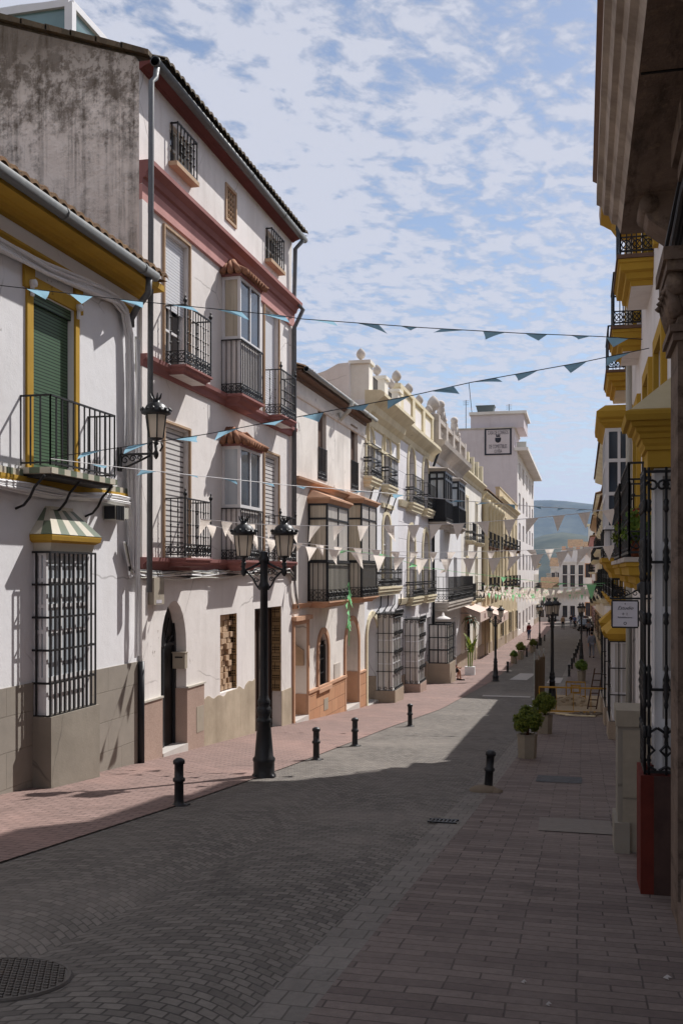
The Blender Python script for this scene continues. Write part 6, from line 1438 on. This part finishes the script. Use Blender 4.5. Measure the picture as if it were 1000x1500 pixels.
def barrier(lb,a,b,h=.78,leg=True):
    r=thing('barrier',lb,'barrier',(a[0],a[1],gz(a[1])),'yellow works barriers'); m=MB(); za,zb=gz(a[1]),gz(b[1])
    for t_ in (0,.25,.5,.75,1): 
        x=a[0]+(b[0]-a[0])*t_;y=a[1]+(b[1]-a[1])*t_; m.bar((x,y,gz(y)+(0 if t_ in(0,1) else .1)),(x,y,gz(y)+h),.035 if t_ in (0,1) else .016)
    for z in (h,.1): m.bar((*a,za+z),(*b,zb+z),.05,.045)
    m.build('frame','yellow_steel',r); m=MB()
    for p in (a,b): m.bar((p[0],p[1]-.25,gz(p[1]-.25)+.03),(p[0],p[1]+.25,gz(p[1]+.25)+.03),.05,.03)
    m.build('foot','yellow_steel',r); return r
barrier('yellow steel barrier right across the pavement in front of the sand heap',(-1.2,29.2),(.72,29.2))
barrier('small yellow barrier carrying a notice beside the sand heap',(-.55,36),(.1,36),.6)
m=MB(); y=35.9; m.box(-.4,-.05,y-.02,y,gz(y)+.2,gz(y)+.5); n_=m.build('notice_board','yellow_steel',None,loc=(-.2,y,gz(y))); tag(n_,'yellow notice with a white panel on the small barrier','notice'); m=MB(); m.box(-.34,-.11,y-.024,y-.021,gz(y)+.26,gz(y)+.44); ORG[n_.name]=(-.2,y,gz(y)); m.build('panel','sign_white',n_)
def mesh_fence():
    r=thing('hoarding','brown sheet hoarding on thin steel poles along the kerb by the dug pavement','hoarding',(-1.4,31,gz(31)),)
    m=MB()
    for a,b in ((30.8,33.6),(33.65,36.4)):
        vs=[];n=10
        for k in range(n+1):
            y=a+(b-a)*k/n; x=-1.42+.05*math.sin(k*1.7)+.012*(y-30); h=1.55-.18*math.sin(math.pi*k/n)+(.05 if k%3 else -.03); vs.append((x,y,gz(y)+.05)); vs.append((x+.02,y,gz(y)+h))
        for k in range(n): m.raw([vs[2*k],vs[2*k+2],vs[2*k+3],vs[2*k+1],(vs[2*k][0]+.015,*vs[2*k][1:]),(vs[2*k+2][0]+.015,*vs[2*k+2][1:]),(vs[2*k+3][0]+.015,*vs[2*k+3][1:]),(vs[2*k+1][0]+.015,*vs[2*k+1][1:])],[(0,1,2,3),(4,7,6,5),(3,2,6,7)])
    m.build('sheet','plywood',r)
    for y in (30.7,33.62,36.5):
        m=MB(); m.bar((-1.42+.012*(y-30),y,gz(y)-.02),(-1.42+.012*(y-30),y,gz(y)+1.75),.04); m.box(-1.62,-1.2,y-.12,y+.12,gz(y)-.1,gz(y)+.13); m.build('pole','galvanised',r)
mesh_fence()
def trestle():
    x,y=.55,31.5; r=thing('ladder','brown wooden ladder leaning on the wall by the dug pavement','ladder',(x,y,gz(y))); z=gz(y)
    m=MB()
    for s in (-1,1): m.bar((.28+.13*s,y-.1,z),(.5+.12*s,y+.25,z+1.25),.04)
    for k in range(6): t_=(k+.6)/6.4; m.bar((.15+.22*t_,y-.1+.35*t_,z+1.25*t_),(.41+.21*t_,y-.1+.35*t_,z+1.25*t_),.03)
    m.build('frame','brown_wood',r)
    q=MB(); q.lathe((.72,31.2,gz(31.2)),[(.2,0),(.22,.2),(.17,.45),(.06,.55),(.03,.6)],10,(.7,1)); tag(q.build('rubble_sack','cloth_black',None,loc=(.72,31.2,gz(31.2))),'black rubble sack slumped beside the ladder','sack')
trestle()
for k,(a,b,lb) in enumerate((((-.45,28.3),(.35,28.1),'pale timber plank lying before the barrier, nearer one'),((-.7,28.9),(-.3,28.35),'short pale plank lying askew before the barrier'))):
    m=MB(); m.bar((*a,gz(a[1])+.05),(*b,gz(b[1])+.05),.09,.03); tag(m.build('plank','ochre_pale',None,loc=(*a,gz(a[1]))),lb,'plank')
# awnings on the far left houses
def awning(lb,pa,pb,pt,pbm,proj,bodytxt):
    s0,s1=L.s(pa,proj),L.s(pb,proj); zb=L.z(pa,pbm,proj); z1=zb+.95; r=thing('awning',lb,'awning',L.P((s0+s1)/2,zb,0),'white shop awnings')
    m=MB(); m.poly([L.P(s0,z1,.02),L.P(s0,z1-.05,.02),L.P(s0,zb+.5,proj-.02),L.P(s0,zb+.55,proj)],(0,s1-s0,0)); m.poly([L.P(s0,zb+.5,proj),L.P(s0,zb,proj),L.P(s0,zb,proj-.02),L.P(s0,zb+.5,proj-.02)],(0,s1-s0,0)); 
    m.face([L.P(s0,z1,.02),L.P(s0,zb+.52,proj),L.P(s0,zb,proj),L.P(s0,zb+.1,proj*.8)]); m.build('canopy','awning_cloth',r)
    text_mesh(bodytxt,.42,'rose',r,L.P((s0+s1)/2,zb+.12,proj+.006),(0,1,0),(0,0,1)); 
    m=MB(); m.tube([L.P(s0+.1,zb+.5,0),L.P(s0+.1,zb+.5,proj)],.03,5); m.tube([L.P(s1-.1,zb+.5,0),L.P(s1-.1,zb+.5,proj)],.03,5); m.build('arm','galvanised',r)
awning('white shop awning nearer on the left with a lettered valance',703,716,896,912,1.1,'BAR'); awning('white shop awning farther on the left, half hidden by the lamp',732,744,896,914,1.3,'CAFE')
rnd=random.Random(21)
for k,(x,y,lb) in enumerate(((-.15,4.7,'pale scrap of paper lying on the right pavement, nearest'),(-.28,5.0,'crumpled pale scrap on the right pavement behind the nearest one'),(.42,5.3,'small pale leaf of paper by the foot of the stone pilaster'),(-1.0,10.2,'brown dead leaf on the right pavement by the drain grate'))):
    m=MB(); s=.009 if k!=2 else .014; z=gz(y)+.02; m.face([(x-s*1.6,y,z),(x,y-s,z+.008),(x+s*1.6,y,z+.004),(x,y+s,z+.012)]); m.face([(x-s*1.6,y,z),(x,y-s,z+.008),(x+s*.5,y-s*1.6,z)]); tag(m.build('litter','paint_white' if k<3 else 'brown_wood',None,loc=(x,y,z)),lb,'litter')
# ------------------------------------------------------------------ people
def skin_body(name,verts,edges,mats,parent,sub=1):
    me=bpy.data.meshes.new(name); o_=Vector(ORG[parent.name]) if parent else Vector((0,0,0))
    me.from_pydata([Vector(v[0])-o_ for v in verts],edges,[]); ob=bpy.data.objects.new(name,me); COL.objects.link(ob)
    md=ob.modifiers.new('skin','SKIN'); sb=ob.modifiers.new('sub','SUBSURF'); sb.levels=sub; sb.render_levels=sub; md.use_smooth_shade=True
    for i,v in enumerate(verts):
        d=me.skin_vertices[0].data[i]; d.radius=(v[1],v[2] if len(v)>2 else v[1]); d.use_root=(i==0)
    bpy.context.view_layer.update(); ev=ob.evaluated_get(bpy.context.evaluated_depsgraph_get()); m2=bpy.data.meshes.new_from_object(ev); bpy.data.objects.remove(ob)
    m2.name=name; out=bpy.data.objects.new(name,m2); COL.objects.link(out)
    if not isinstance(mats,list): mats=[mats]
    m2.materials.clear()
    for m in mats: m2.materials.append(M[m])
    for p in m2.polygons: p.use_smooth=True
    out.parent=parent; ORG[out.name]=tuple(o_); return out
def person(lb,x,y,face,pose,top,legs,hair,h=1.7,skin='skin',group=None,sleeve=True,shorts=False):
    """one continuous skinned body, with clothing and hair as its children; face = heading angle"""
    z=gz(y); r=thing('person',lb,'person',(0,0,0),group); s=h/1.7
    if pose=='walk':
        J=dict(pel=(0,0,.9),wai=(0,.01,1.06),che=(0,.02,1.28),nek=(0,.03,1.44),hed=(0,.05,1.56),top=(0,.05,1.66),
          hl=(-.09,0,.88),hr=(.09,0,.88),kl=(-.1,.16,.5),kr=(.1,-.02,.48),al=(-.1,.2,.08),ar=(.1,-.26,.12),tl=(-.11,.34,.04),tr=(.11,-.14,.03),
          sl=(-.18,.02,1.38),sr=(.18,.02,1.38),el=(-.23,-.1,1.12),er=(.23,.08,1.12),wl=(-.23,-.06,.88),wr=(.22,.22,.9),fl=(-.22,-.02,.79),fr=(.21,.28,.83))
    elif pose=='sit':
        J=dict(pel=(0,0,.38),wai=(0,.04,.52),che=(0,.12,.74),nek=(0,.2,.9),hed=(0,.25,1.0),top=(0,.27,1.1),
          hl=(-.1,.04,.36),hr=(.1,.04,.36),kl=(-.14,.46,.5),kr=(.14,.46,.48),al=(-.14,.42,.08),ar=(.14,.5,.08),tl=(-.15,.58,.03),tr=(.15,.66,.03),
          sl=(-.18,.14,.84),sr=(.18,.14,.84),el=(-.22,.3,.62),er=(.22,.3,.62),wl=(-.1,.46,.56),wr=(.1,.46,.58),fl=(-.03,.5,.55),fr=(.03,.52,.58))
    else:
        J=dict(pel=(0,0,.9),wai=(0,.01,1.06),che=(0,.01,1.28),nek=(0,.01,1.44),hed=(0,.03,1.56),top=(0,.03,1.66),
          hl=(-.09,0,.88),hr=(.09,0,.88),kl=(-.1,.02,.48),kr=(.11,.03,.48),al=(-.11,-.02,.08),ar=(.12,.0,.08),tl=(-.13,.12,.03),tr=(.14,.14,.03),
          sl=(-.18,0,1.38),sr=(.18,0,1.38),el=(-.24,0,1.12),er=(.24,.02,1.12),wl=(-.24,.06,.88),wr=(.2,.2,1.1),fl=(-.23,.1,.79),fr=(.16,.26,1.16))
    nm=list(J); RA=dict(pel=(.14,.11),wai=(.125,.1),che=(.15,.11),nek=(.05,.05),hed=(.078,.095),top=(.055,.065),hl=.085,hr=.085,kl=.058,kr=.058,al=.038,ar=.038,tl=.035,tr=.035,sl=.06,sr=.06,el=.042,er=.042,wl=.028,wr=.028,fl=.03,fr=.03)
    E_=[('pel','wai'),('wai','che'),('che','nek'),('nek','hed'),('hed','top'),('pel','hl'),('hl','kl'),('kl','al'),('al','tl'),('pel','hr'),('hr','kr'),('kr','ar'),('ar','tr'),('che','sl'),('sl','el'),('el','wl'),('wl','fl'),('che','sr'),('sr','er'),('er','wr'),('wr','fr')]
    vs=[(Vector(J[n]),)+((RA[n],RA[n]) if not isinstance(RA[n],tuple) else RA[n]) for n in nm]; ix={n:i for i,n in enumerate(nm)}
    body=skin_body('body',vs,[(ix[a],ix[b]) for a,b in E_],skin,r)
    def cloth(name,keys,edges,grow,mat):
        v=[(Vector(J[k]) if isinstance(k,str) else Vector(k[0]),)+tuple(q*1.0+grow for q in ((RA[k],RA[k]) if not isinstance(RA[k],tuple) else RA[k])) for k in keys]; i={k:n for n,k in enumerate(keys)}
        return skin_body(name,v,[(i[a],i[b]) for a,b in edges],mat,r)
    J['cn']=tuple(Vector(J['che']).lerp(Vector(J['nek']),.7)); RA['cn']=(.1,.08)
    J['ml']=tuple(Vector(J['el']).lerp(Vector(J['wl']),.8)); J['mr']=tuple(Vector(J['er']).lerp(Vector(J['wr']),.8)); RA['ml']=RA['mr']=.034
    if sleeve: cloth('jacket',['wai','pel','che','cn','sl','el','ml','sr','er','mr'],[('wai','pel'),('wai','che'),('che','cn'),('che','sl'),('sl','el'),('el','ml'),('che','sr'),('sr','er'),('er','mr')],.016,top)
    else: cloth('shirt',['wai','pel','che','cn','sl','el','sr','er'],[('wai','pel'),('wai','che'),('che','cn'),('che','sl'),('sl','el'),('che','sr'),('sr','er')],.014,top)
    ks=['pel','hl','kl','al','hr','kr','ar'] if not shorts else ['pel','hl','kl','hr','kr']
    es=[e for e in [('pel','hl'),('hl','kl'),('kl','al'),('pel','hr'),('hr','kr'),('kr','ar')] if e[0] in ks and e[1] in ks]
    cloth('trousers',ks,es,.012,legs)
    m=MB(); hx,hy,hz_=J['hed']; m.lathe((hx,hy-.02,hz_-.01),[(.075,-.03),(.095,.02),(.092,.07),(.07,.115),(.03,.135),(0,.138)],12,(.95,1.12)); m.build('hair',hair,r)
    m=MB(); m.lathe((hx,hy+.1,hz_-.015),[(.006,-.02),(.016,-.012),(.008,.03)],6)
    for sx in (-1,1): m.lathe((hx+sx*.088,hy+.005,hz_-.02),[(.012,-.03),(.018,0),(.012,.03)],6); m.lathe((hx+sx*.032,hy+.088,hz_+.015),[(.004,-.006),(.009,0),(.004,.006)],6)
    m.build('face',skin,r)
    for a,t_ in (('al','tl'),('ar','tr')):
        m=MB(); A=Vector(J[a]);B=Vector(J[t_]); m.tube([A+Vector((0,-.05,-.045)),A.lerp(B,.5)+Vector((0,0,-.02)),B+Vector((0,.03,-.0))],[.045,.05,.035],8); m.build('shoe','cloth_black',r)
    for w_,f_ in (('wl','fl'),('wr','fr')):
        m=MB(); A=Vector(J[w_]);B=Vector(J[f_]); d=(B-A).normalized(); sd=d.cross(Vector((0,1,0))); sd=sd.normalized() if sd.length>.1 else Vector((1,0,0))
        for k in range(4): p=B+sd*(k-1.5)*.017; m.tube([p,p+d*.035,p+d*(.06+.012*(k in (1,2)))+Vector((0,.012,0))],[.009,.0085,.007],5)
        p=A.lerp(B,.5)+sd*.03; m.tube([p,p+sd*.02+d*.025,p+sd*.015+d*.05],[.01,.009,.007],5); m.build('hand',skin,r)
    r.location=(x,y,z); r.rotation_euler=(0,0,face); r.scale=(s,s,s); return r
person('person in black shorts and dark top sitting hunched on the left kerbside step',-5.95,45.7,-math.pi/2+.3,'sit','cloth_red','cloth_black','hair_grey',1.72,sleeve=False,shorts=True)
m=MB(); m.box(-6.5,-5.75,45.35,46.05,gz(46)-.1,gz(45.7)+.3); tag(m.build('stone_step','tan_granite',None,loc=(-6.1,45.7,gz(45.7))),'low stone step under the seated person','step')
person('person in grey jacket and grey trousers walking away down the right pavement',.62,68.5,.05,'walk','cloth_grey','cloth_grey','hair_dark',1.74)
person('person in tan top and dark trousers walking up the middle of the far street',-2.3,125,math.pi+.1,'walk','cloth_tan','cloth_black','hair_dark',1.7)
person('person in blue standing by the parked car far down the street',-.9,128,2.4,'stand','cloth_blue','cloth_black','hair_dark',1.72)
person('person in dark clothes standing left of the blue one far down the street',-1.4,132,3.4,'stand','cloth_black','cloth_grey','hair_grey',1.65)
person('person in pale top standing by the far right doorway',.6,104,2.9,'stand','cloth_grey','cloth_black','hair_dark',1.7)
person('person in red standing under the far left balconies',-4.9,96,.7,'stand','cloth_red','cloth_blue','hair_dark',1.66)
def car(lb,x,y,body,rz):
    r=thing('parked_car',lb,'car',(0,0,0)); m=MB(); W=.86
    sec=[(-2.05,.35,.72,.8),(-1.95,.22,.86,.86),(-1.2,.2,.95,.88),(-.6,.2,1.0,.88),(.9,.2,1.0,.88),(1.7,.22,.98,.86),(2.05,.3,.86,.8)]
    rows=[]
    for yy,zb,zt,w in sec: rows.append([(-w,yy,zb),(-w*1.02,yy,zb+.3),(-w*.97,yy,zt-.06),(-w*.88,yy,zt),(w*.88,yy,zt),(w*.97,yy,zt-.06),(w*1.02,yy,zb+.3),(w,yy,zb)])
    n=8; vs=[p for q in rows for p in q]; m.raw(vs,[(j*n+k,j*n+(k+1)%n,(j+1)*n+(k+1)%n,(j+1)*n+k) for j in range(len(rows)-1) for k in range(n)],True); m.face(rows[0][::-1]); m.face(rows[-1]); b=m.build('body',body,r)
    m=MB(); c=[(-1.15,.97,.76),(-.45,1.42,.6),(.9,1.46,.6),(1.75,1.0,.72)]
    rr=[[(-w,yy,zz),(w,yy,zz)] for yy,zz,w in c]
    m.face([rr[1][0],rr[1][1],rr[2][1],rr[2][0]]); m.build('roof_panel',body,r)
    g=MB(); g.face([rr[0][0],rr[0][1],rr[1][1],rr[1][0]]); g.face([rr[2][0],rr[2][1],rr[3][1],rr[3][0]])
    for s in (0,1): g.face([rr[0][s],rr[1][s],rr[2][s],rr[3][s]])
    g.build('windscreen','dark_glass',r)
    for sx in (-1,1):
        for yy in (-1.35,1.3):
            w=MB(); w.tube([(sx*.72,yy,.31),(sx*.9,yy,.31)],.31,18); wh=w.build('wheel','rubber',r); q=MB(); q.tube([(sx*.9,yy,.31),(sx*.915,yy,.31)],.19,14); q.build('rim','car_silver',wh)
        h=MB(); h.lathe((sx*.62,-2.0,.66),[(.02,-.08),(.14,-.06),(.15,.0),(.12,.07),(.02,.08)],10,(1,.5)); h.build('headlight','sign_white',r)
        h=MB(); h.box(sx*.62-.14,sx*.62+.14,2.0,2.06,.66,.82); h.build('tail_light','lamp_red',r); h=MB(); h.box(sx*.95-.07,sx*.95+.07,-.75,-.62,.98,1.1); h.build('mirror',body,r)
    h=MB(); h.box(-.4,.4,-2.07,-2.03,.4,.6); h.build('grille','rubber',r)
    r.location=(x,y,gz(y)); r.rotation_euler=(-.012,0,rz); return r
car('black parked car facing up the street at the far right kerb',.35,122,'car_black',.04)
car('dark car parked behind the black one at the far bend',.1,136,'car_black',.1)
# ------------------------------------------------------------------ bunting
def bunting(lb,A,B,poly,spacing,fw,fh,mat,lift=0.,jit=.2,seed=1,rope='cable_white',start=0.,alt=None,skip=None):
    pts=[on_plan(px,py,A,B) for px,py in poly]; r=thing('bunting',lb,'bunting',tuple(pts[0]),'strings of bunting over the street'); rnd=random.Random(seed)
    m=MB(); m.tube(pts,.005,4); m.build('rope',rope,r)
    tot=0; acc=start
    for a,b in zip(pts,pts[1:]):
        ln=(b-a).length; u=(b-a).normalized()
        while acc<tot+ln:
            p=a+u*(acc-tot)
            if not skip or rnd.random()>skip:
                w=fw*rnd.uniform(.92,1.06); h=fh*rnd.uniform(.85,1.08); an=lift+rnd.uniform(-jit,jit); yv=u.cross(Vector((0,0,1))).normalized()
                dn=Vector((0,0,-1))*math.cos(an)-yv*math.sin(an)*(1 if rnd.random()>.25 else .6); sw=rnd.uniform(-.12,.12)*(1+lift)
                rows=[]
                tw=rnd.uniform(-.7,.7); bl=rnd.uniform(-.05,.12); fo=rnd.uniform(-.03,.03)
                for t_ in (0,.2,.4,.6,.8,1.):
                    c=p+dn*h*t_+u*(w*.5+sw*t_)+yv*(bl*math.sin(t_*2.6)*h/.3); ww=w*(1-t_)*.5+.002; uu=(u*math.cos(tw*t_)+yv*math.sin(tw*t_))
                    rows.append((c-uu*ww,c+yv*(fo*math.sin(3.1*t_+.4)),c+uu*ww))
                f=MB()
                for q,q2 in zip(rows,rows[1:]): f.face([q[0],q[1],q2[1],q2[0]],True); f.face([q[1],q[2],q2[2],q2[1]],True)
                f.build('flag',mat if not alt or rnd.random()>.4 else alt,r)
            acc+=spacing*rnd.uniform(.9,1.1)
        tot+=ln
    return r
PL_=lambda px,d=0.:plan(L,L.s(px,d),d)
bunting('highest string of blown pale blue flags from upper left to the right balconies',PL_(-30,.05),(.62,12.2),[(-30,415),(0,418),(190,440),(410,462),(440,467),(620,480),(760,488),(880,493),(940,497)],.5,.27,.13,'flag_blue',1.1,.35,3,'cable_black',start=.5)
bunting('string of blue flags rising from the left tiled balcony to the upper right',PL_(75,.41),(.6,11.6),[(75,670),(180,655),(302,636),(450,608),(600,580),(690,560),(855,530),(950,510)],.52,.27,.13,'flag_blue',1.1,.35,4,'cable_black',start=.4)
bunting('sagging string of small blue flags from the left tiled balcony passing before the gallery house',PL_(75,.41),(.48,19),[(75,672),(180,685),(300,698),(425,711),(552,721),(672,733),(784,742),(885,748)],.62,.22,.11,'flag_blue',1.2,.35,5,'cable_white',start=.5)
bunting('upper string of white triangle flags from the rose house balcony across the street',PL_(294,.4),(.47,15.4),[(294,760),(360,767),(433,770),(590,770),(672,767),(782,759),(840,753),(892,746)],.375,.19,.27,'flag_white',.0,.15,6)
bunting('lower sagging string of white triangle flags from the rose house balcony',PL_(300,.4),(.47,15.8),[(302,767),(335,776),(393,789),(446,800),(511,808),(573,816),(636,819),(722,818),(772,814),(801,811),(892,799)],.36,.19,.25,'flag_white',.05,.2,7)
bunting('string of smaller white triangle flags from the corner of the orange trimmed house',PL_(434,.05),(.5,24),[(432,795),(456,797),(494,801),(535,804),(576,808),(641,809),(736,807),(791,805),(885,800)],.46,.2,.28,'flag_white',.05,.2,8)
bunting('thin string with tiny green and white flags sloping down to the right',PL_(500,.5),(.5,30),[(500,806),(560,812),(616,830),(672,838),(734,845),(782,851),(830,855),(882,858)],1.0,.2,.16,'flag_green',.9,.4,9,'flag_green',alt='flag_white')
bunting('string of small white flags level with the far balconies',PL_(690,.5),(.6,44),[(700,857),(740,859),(800,862),(870,860)],.75,.42,.45,'flag_white',0,.2,10,'flag_green')
r=thing('pennant','single bright green triangle flag hanging at the right above the far lamp','flag',tuple(on_plan(865,857,(-3,28),(3,28)))); m=MB(); a=on_plan(858,856,(-3,28),(3,28)); b=on_plan(873,856,(-3,28),(3,28)); c=on_plan(865,878,(-3,28),(3,28)); k=(a+b)/2+Vector((0,.03,-.15)); m.face([a,k,c]); m.face([k,b,c]); m.face([a,b,k]); m.build('cloth','flag_green',r); m=MB(); m.tube([a-Vector((.15,0,0)),b+Vector((.5,.1,.05))],.006,4); m.build('cord','flag_green',r)
r=thing('streamer','knotted green paper streamer hanging from the glazed bays of the orange trimmed house','streamer',L.P(L.s(511,.62),L.z(511,855,.62),.62)); m=MB(); y=L.s(511,.62); rnd=random.Random(4)
z0,z1=L.z(511,853,.62),L.z(511,918,.62); m.tube([L.P(y,z0,.62),L.P(y+.02,(z0+z1)/2,.63),L.P(y,z1-.5,.62)],.008,4)
for k in range(16):
    z=z0-(z0-z1)*k/16; s=.1*rnd.uniform(.6,1.2); p=Vector(L.P(y+rnd.uniform(-.05,.05),z,.62+rnd.uniform(-.04,.04))); m.face([p,p+Vector((rnd.uniform(-s,s),rnd.uniform(-s,s),-s*2.2)),p+Vector((rnd.uniform(-s,s),s,-s))])
m.build('paper','flag_green',r)
# dense far strings: one mesh each, too small to show their flags
rnd=random.Random(11)
for k in range(18):
    y0=60+k*5; y1=y0+rnd.uniform(-4,8); z=-.0135*y0-.3; m=MB(); n=38; pts=[]
    for i in range(n+1):
        t_=i/n; pts.append(Vector((-6.3+7.6*t_,y0+(y1-y0)*t_,z-.9*math.sin(math.pi*t_)*rnd.uniform(.9,1.1)*.5)))
    m.tube(pts,.012,3); 
    for i in range(n):
        p=pts[i]; m.m=0 if rnd.random()<.85 else 1; w=.17;h=.34; m.face([p,p+Vector((w,0,0)),p+Vector((w*.5,rnd.uniform(-.15,.15),-h))])
    o=m.build('bunting',['flag_white','flag_green'],None,loc=tuple(pts[0])); tag(o,'small far string of white and green flags among the dense strings over the far street','bunting','dense far strings of bunting')
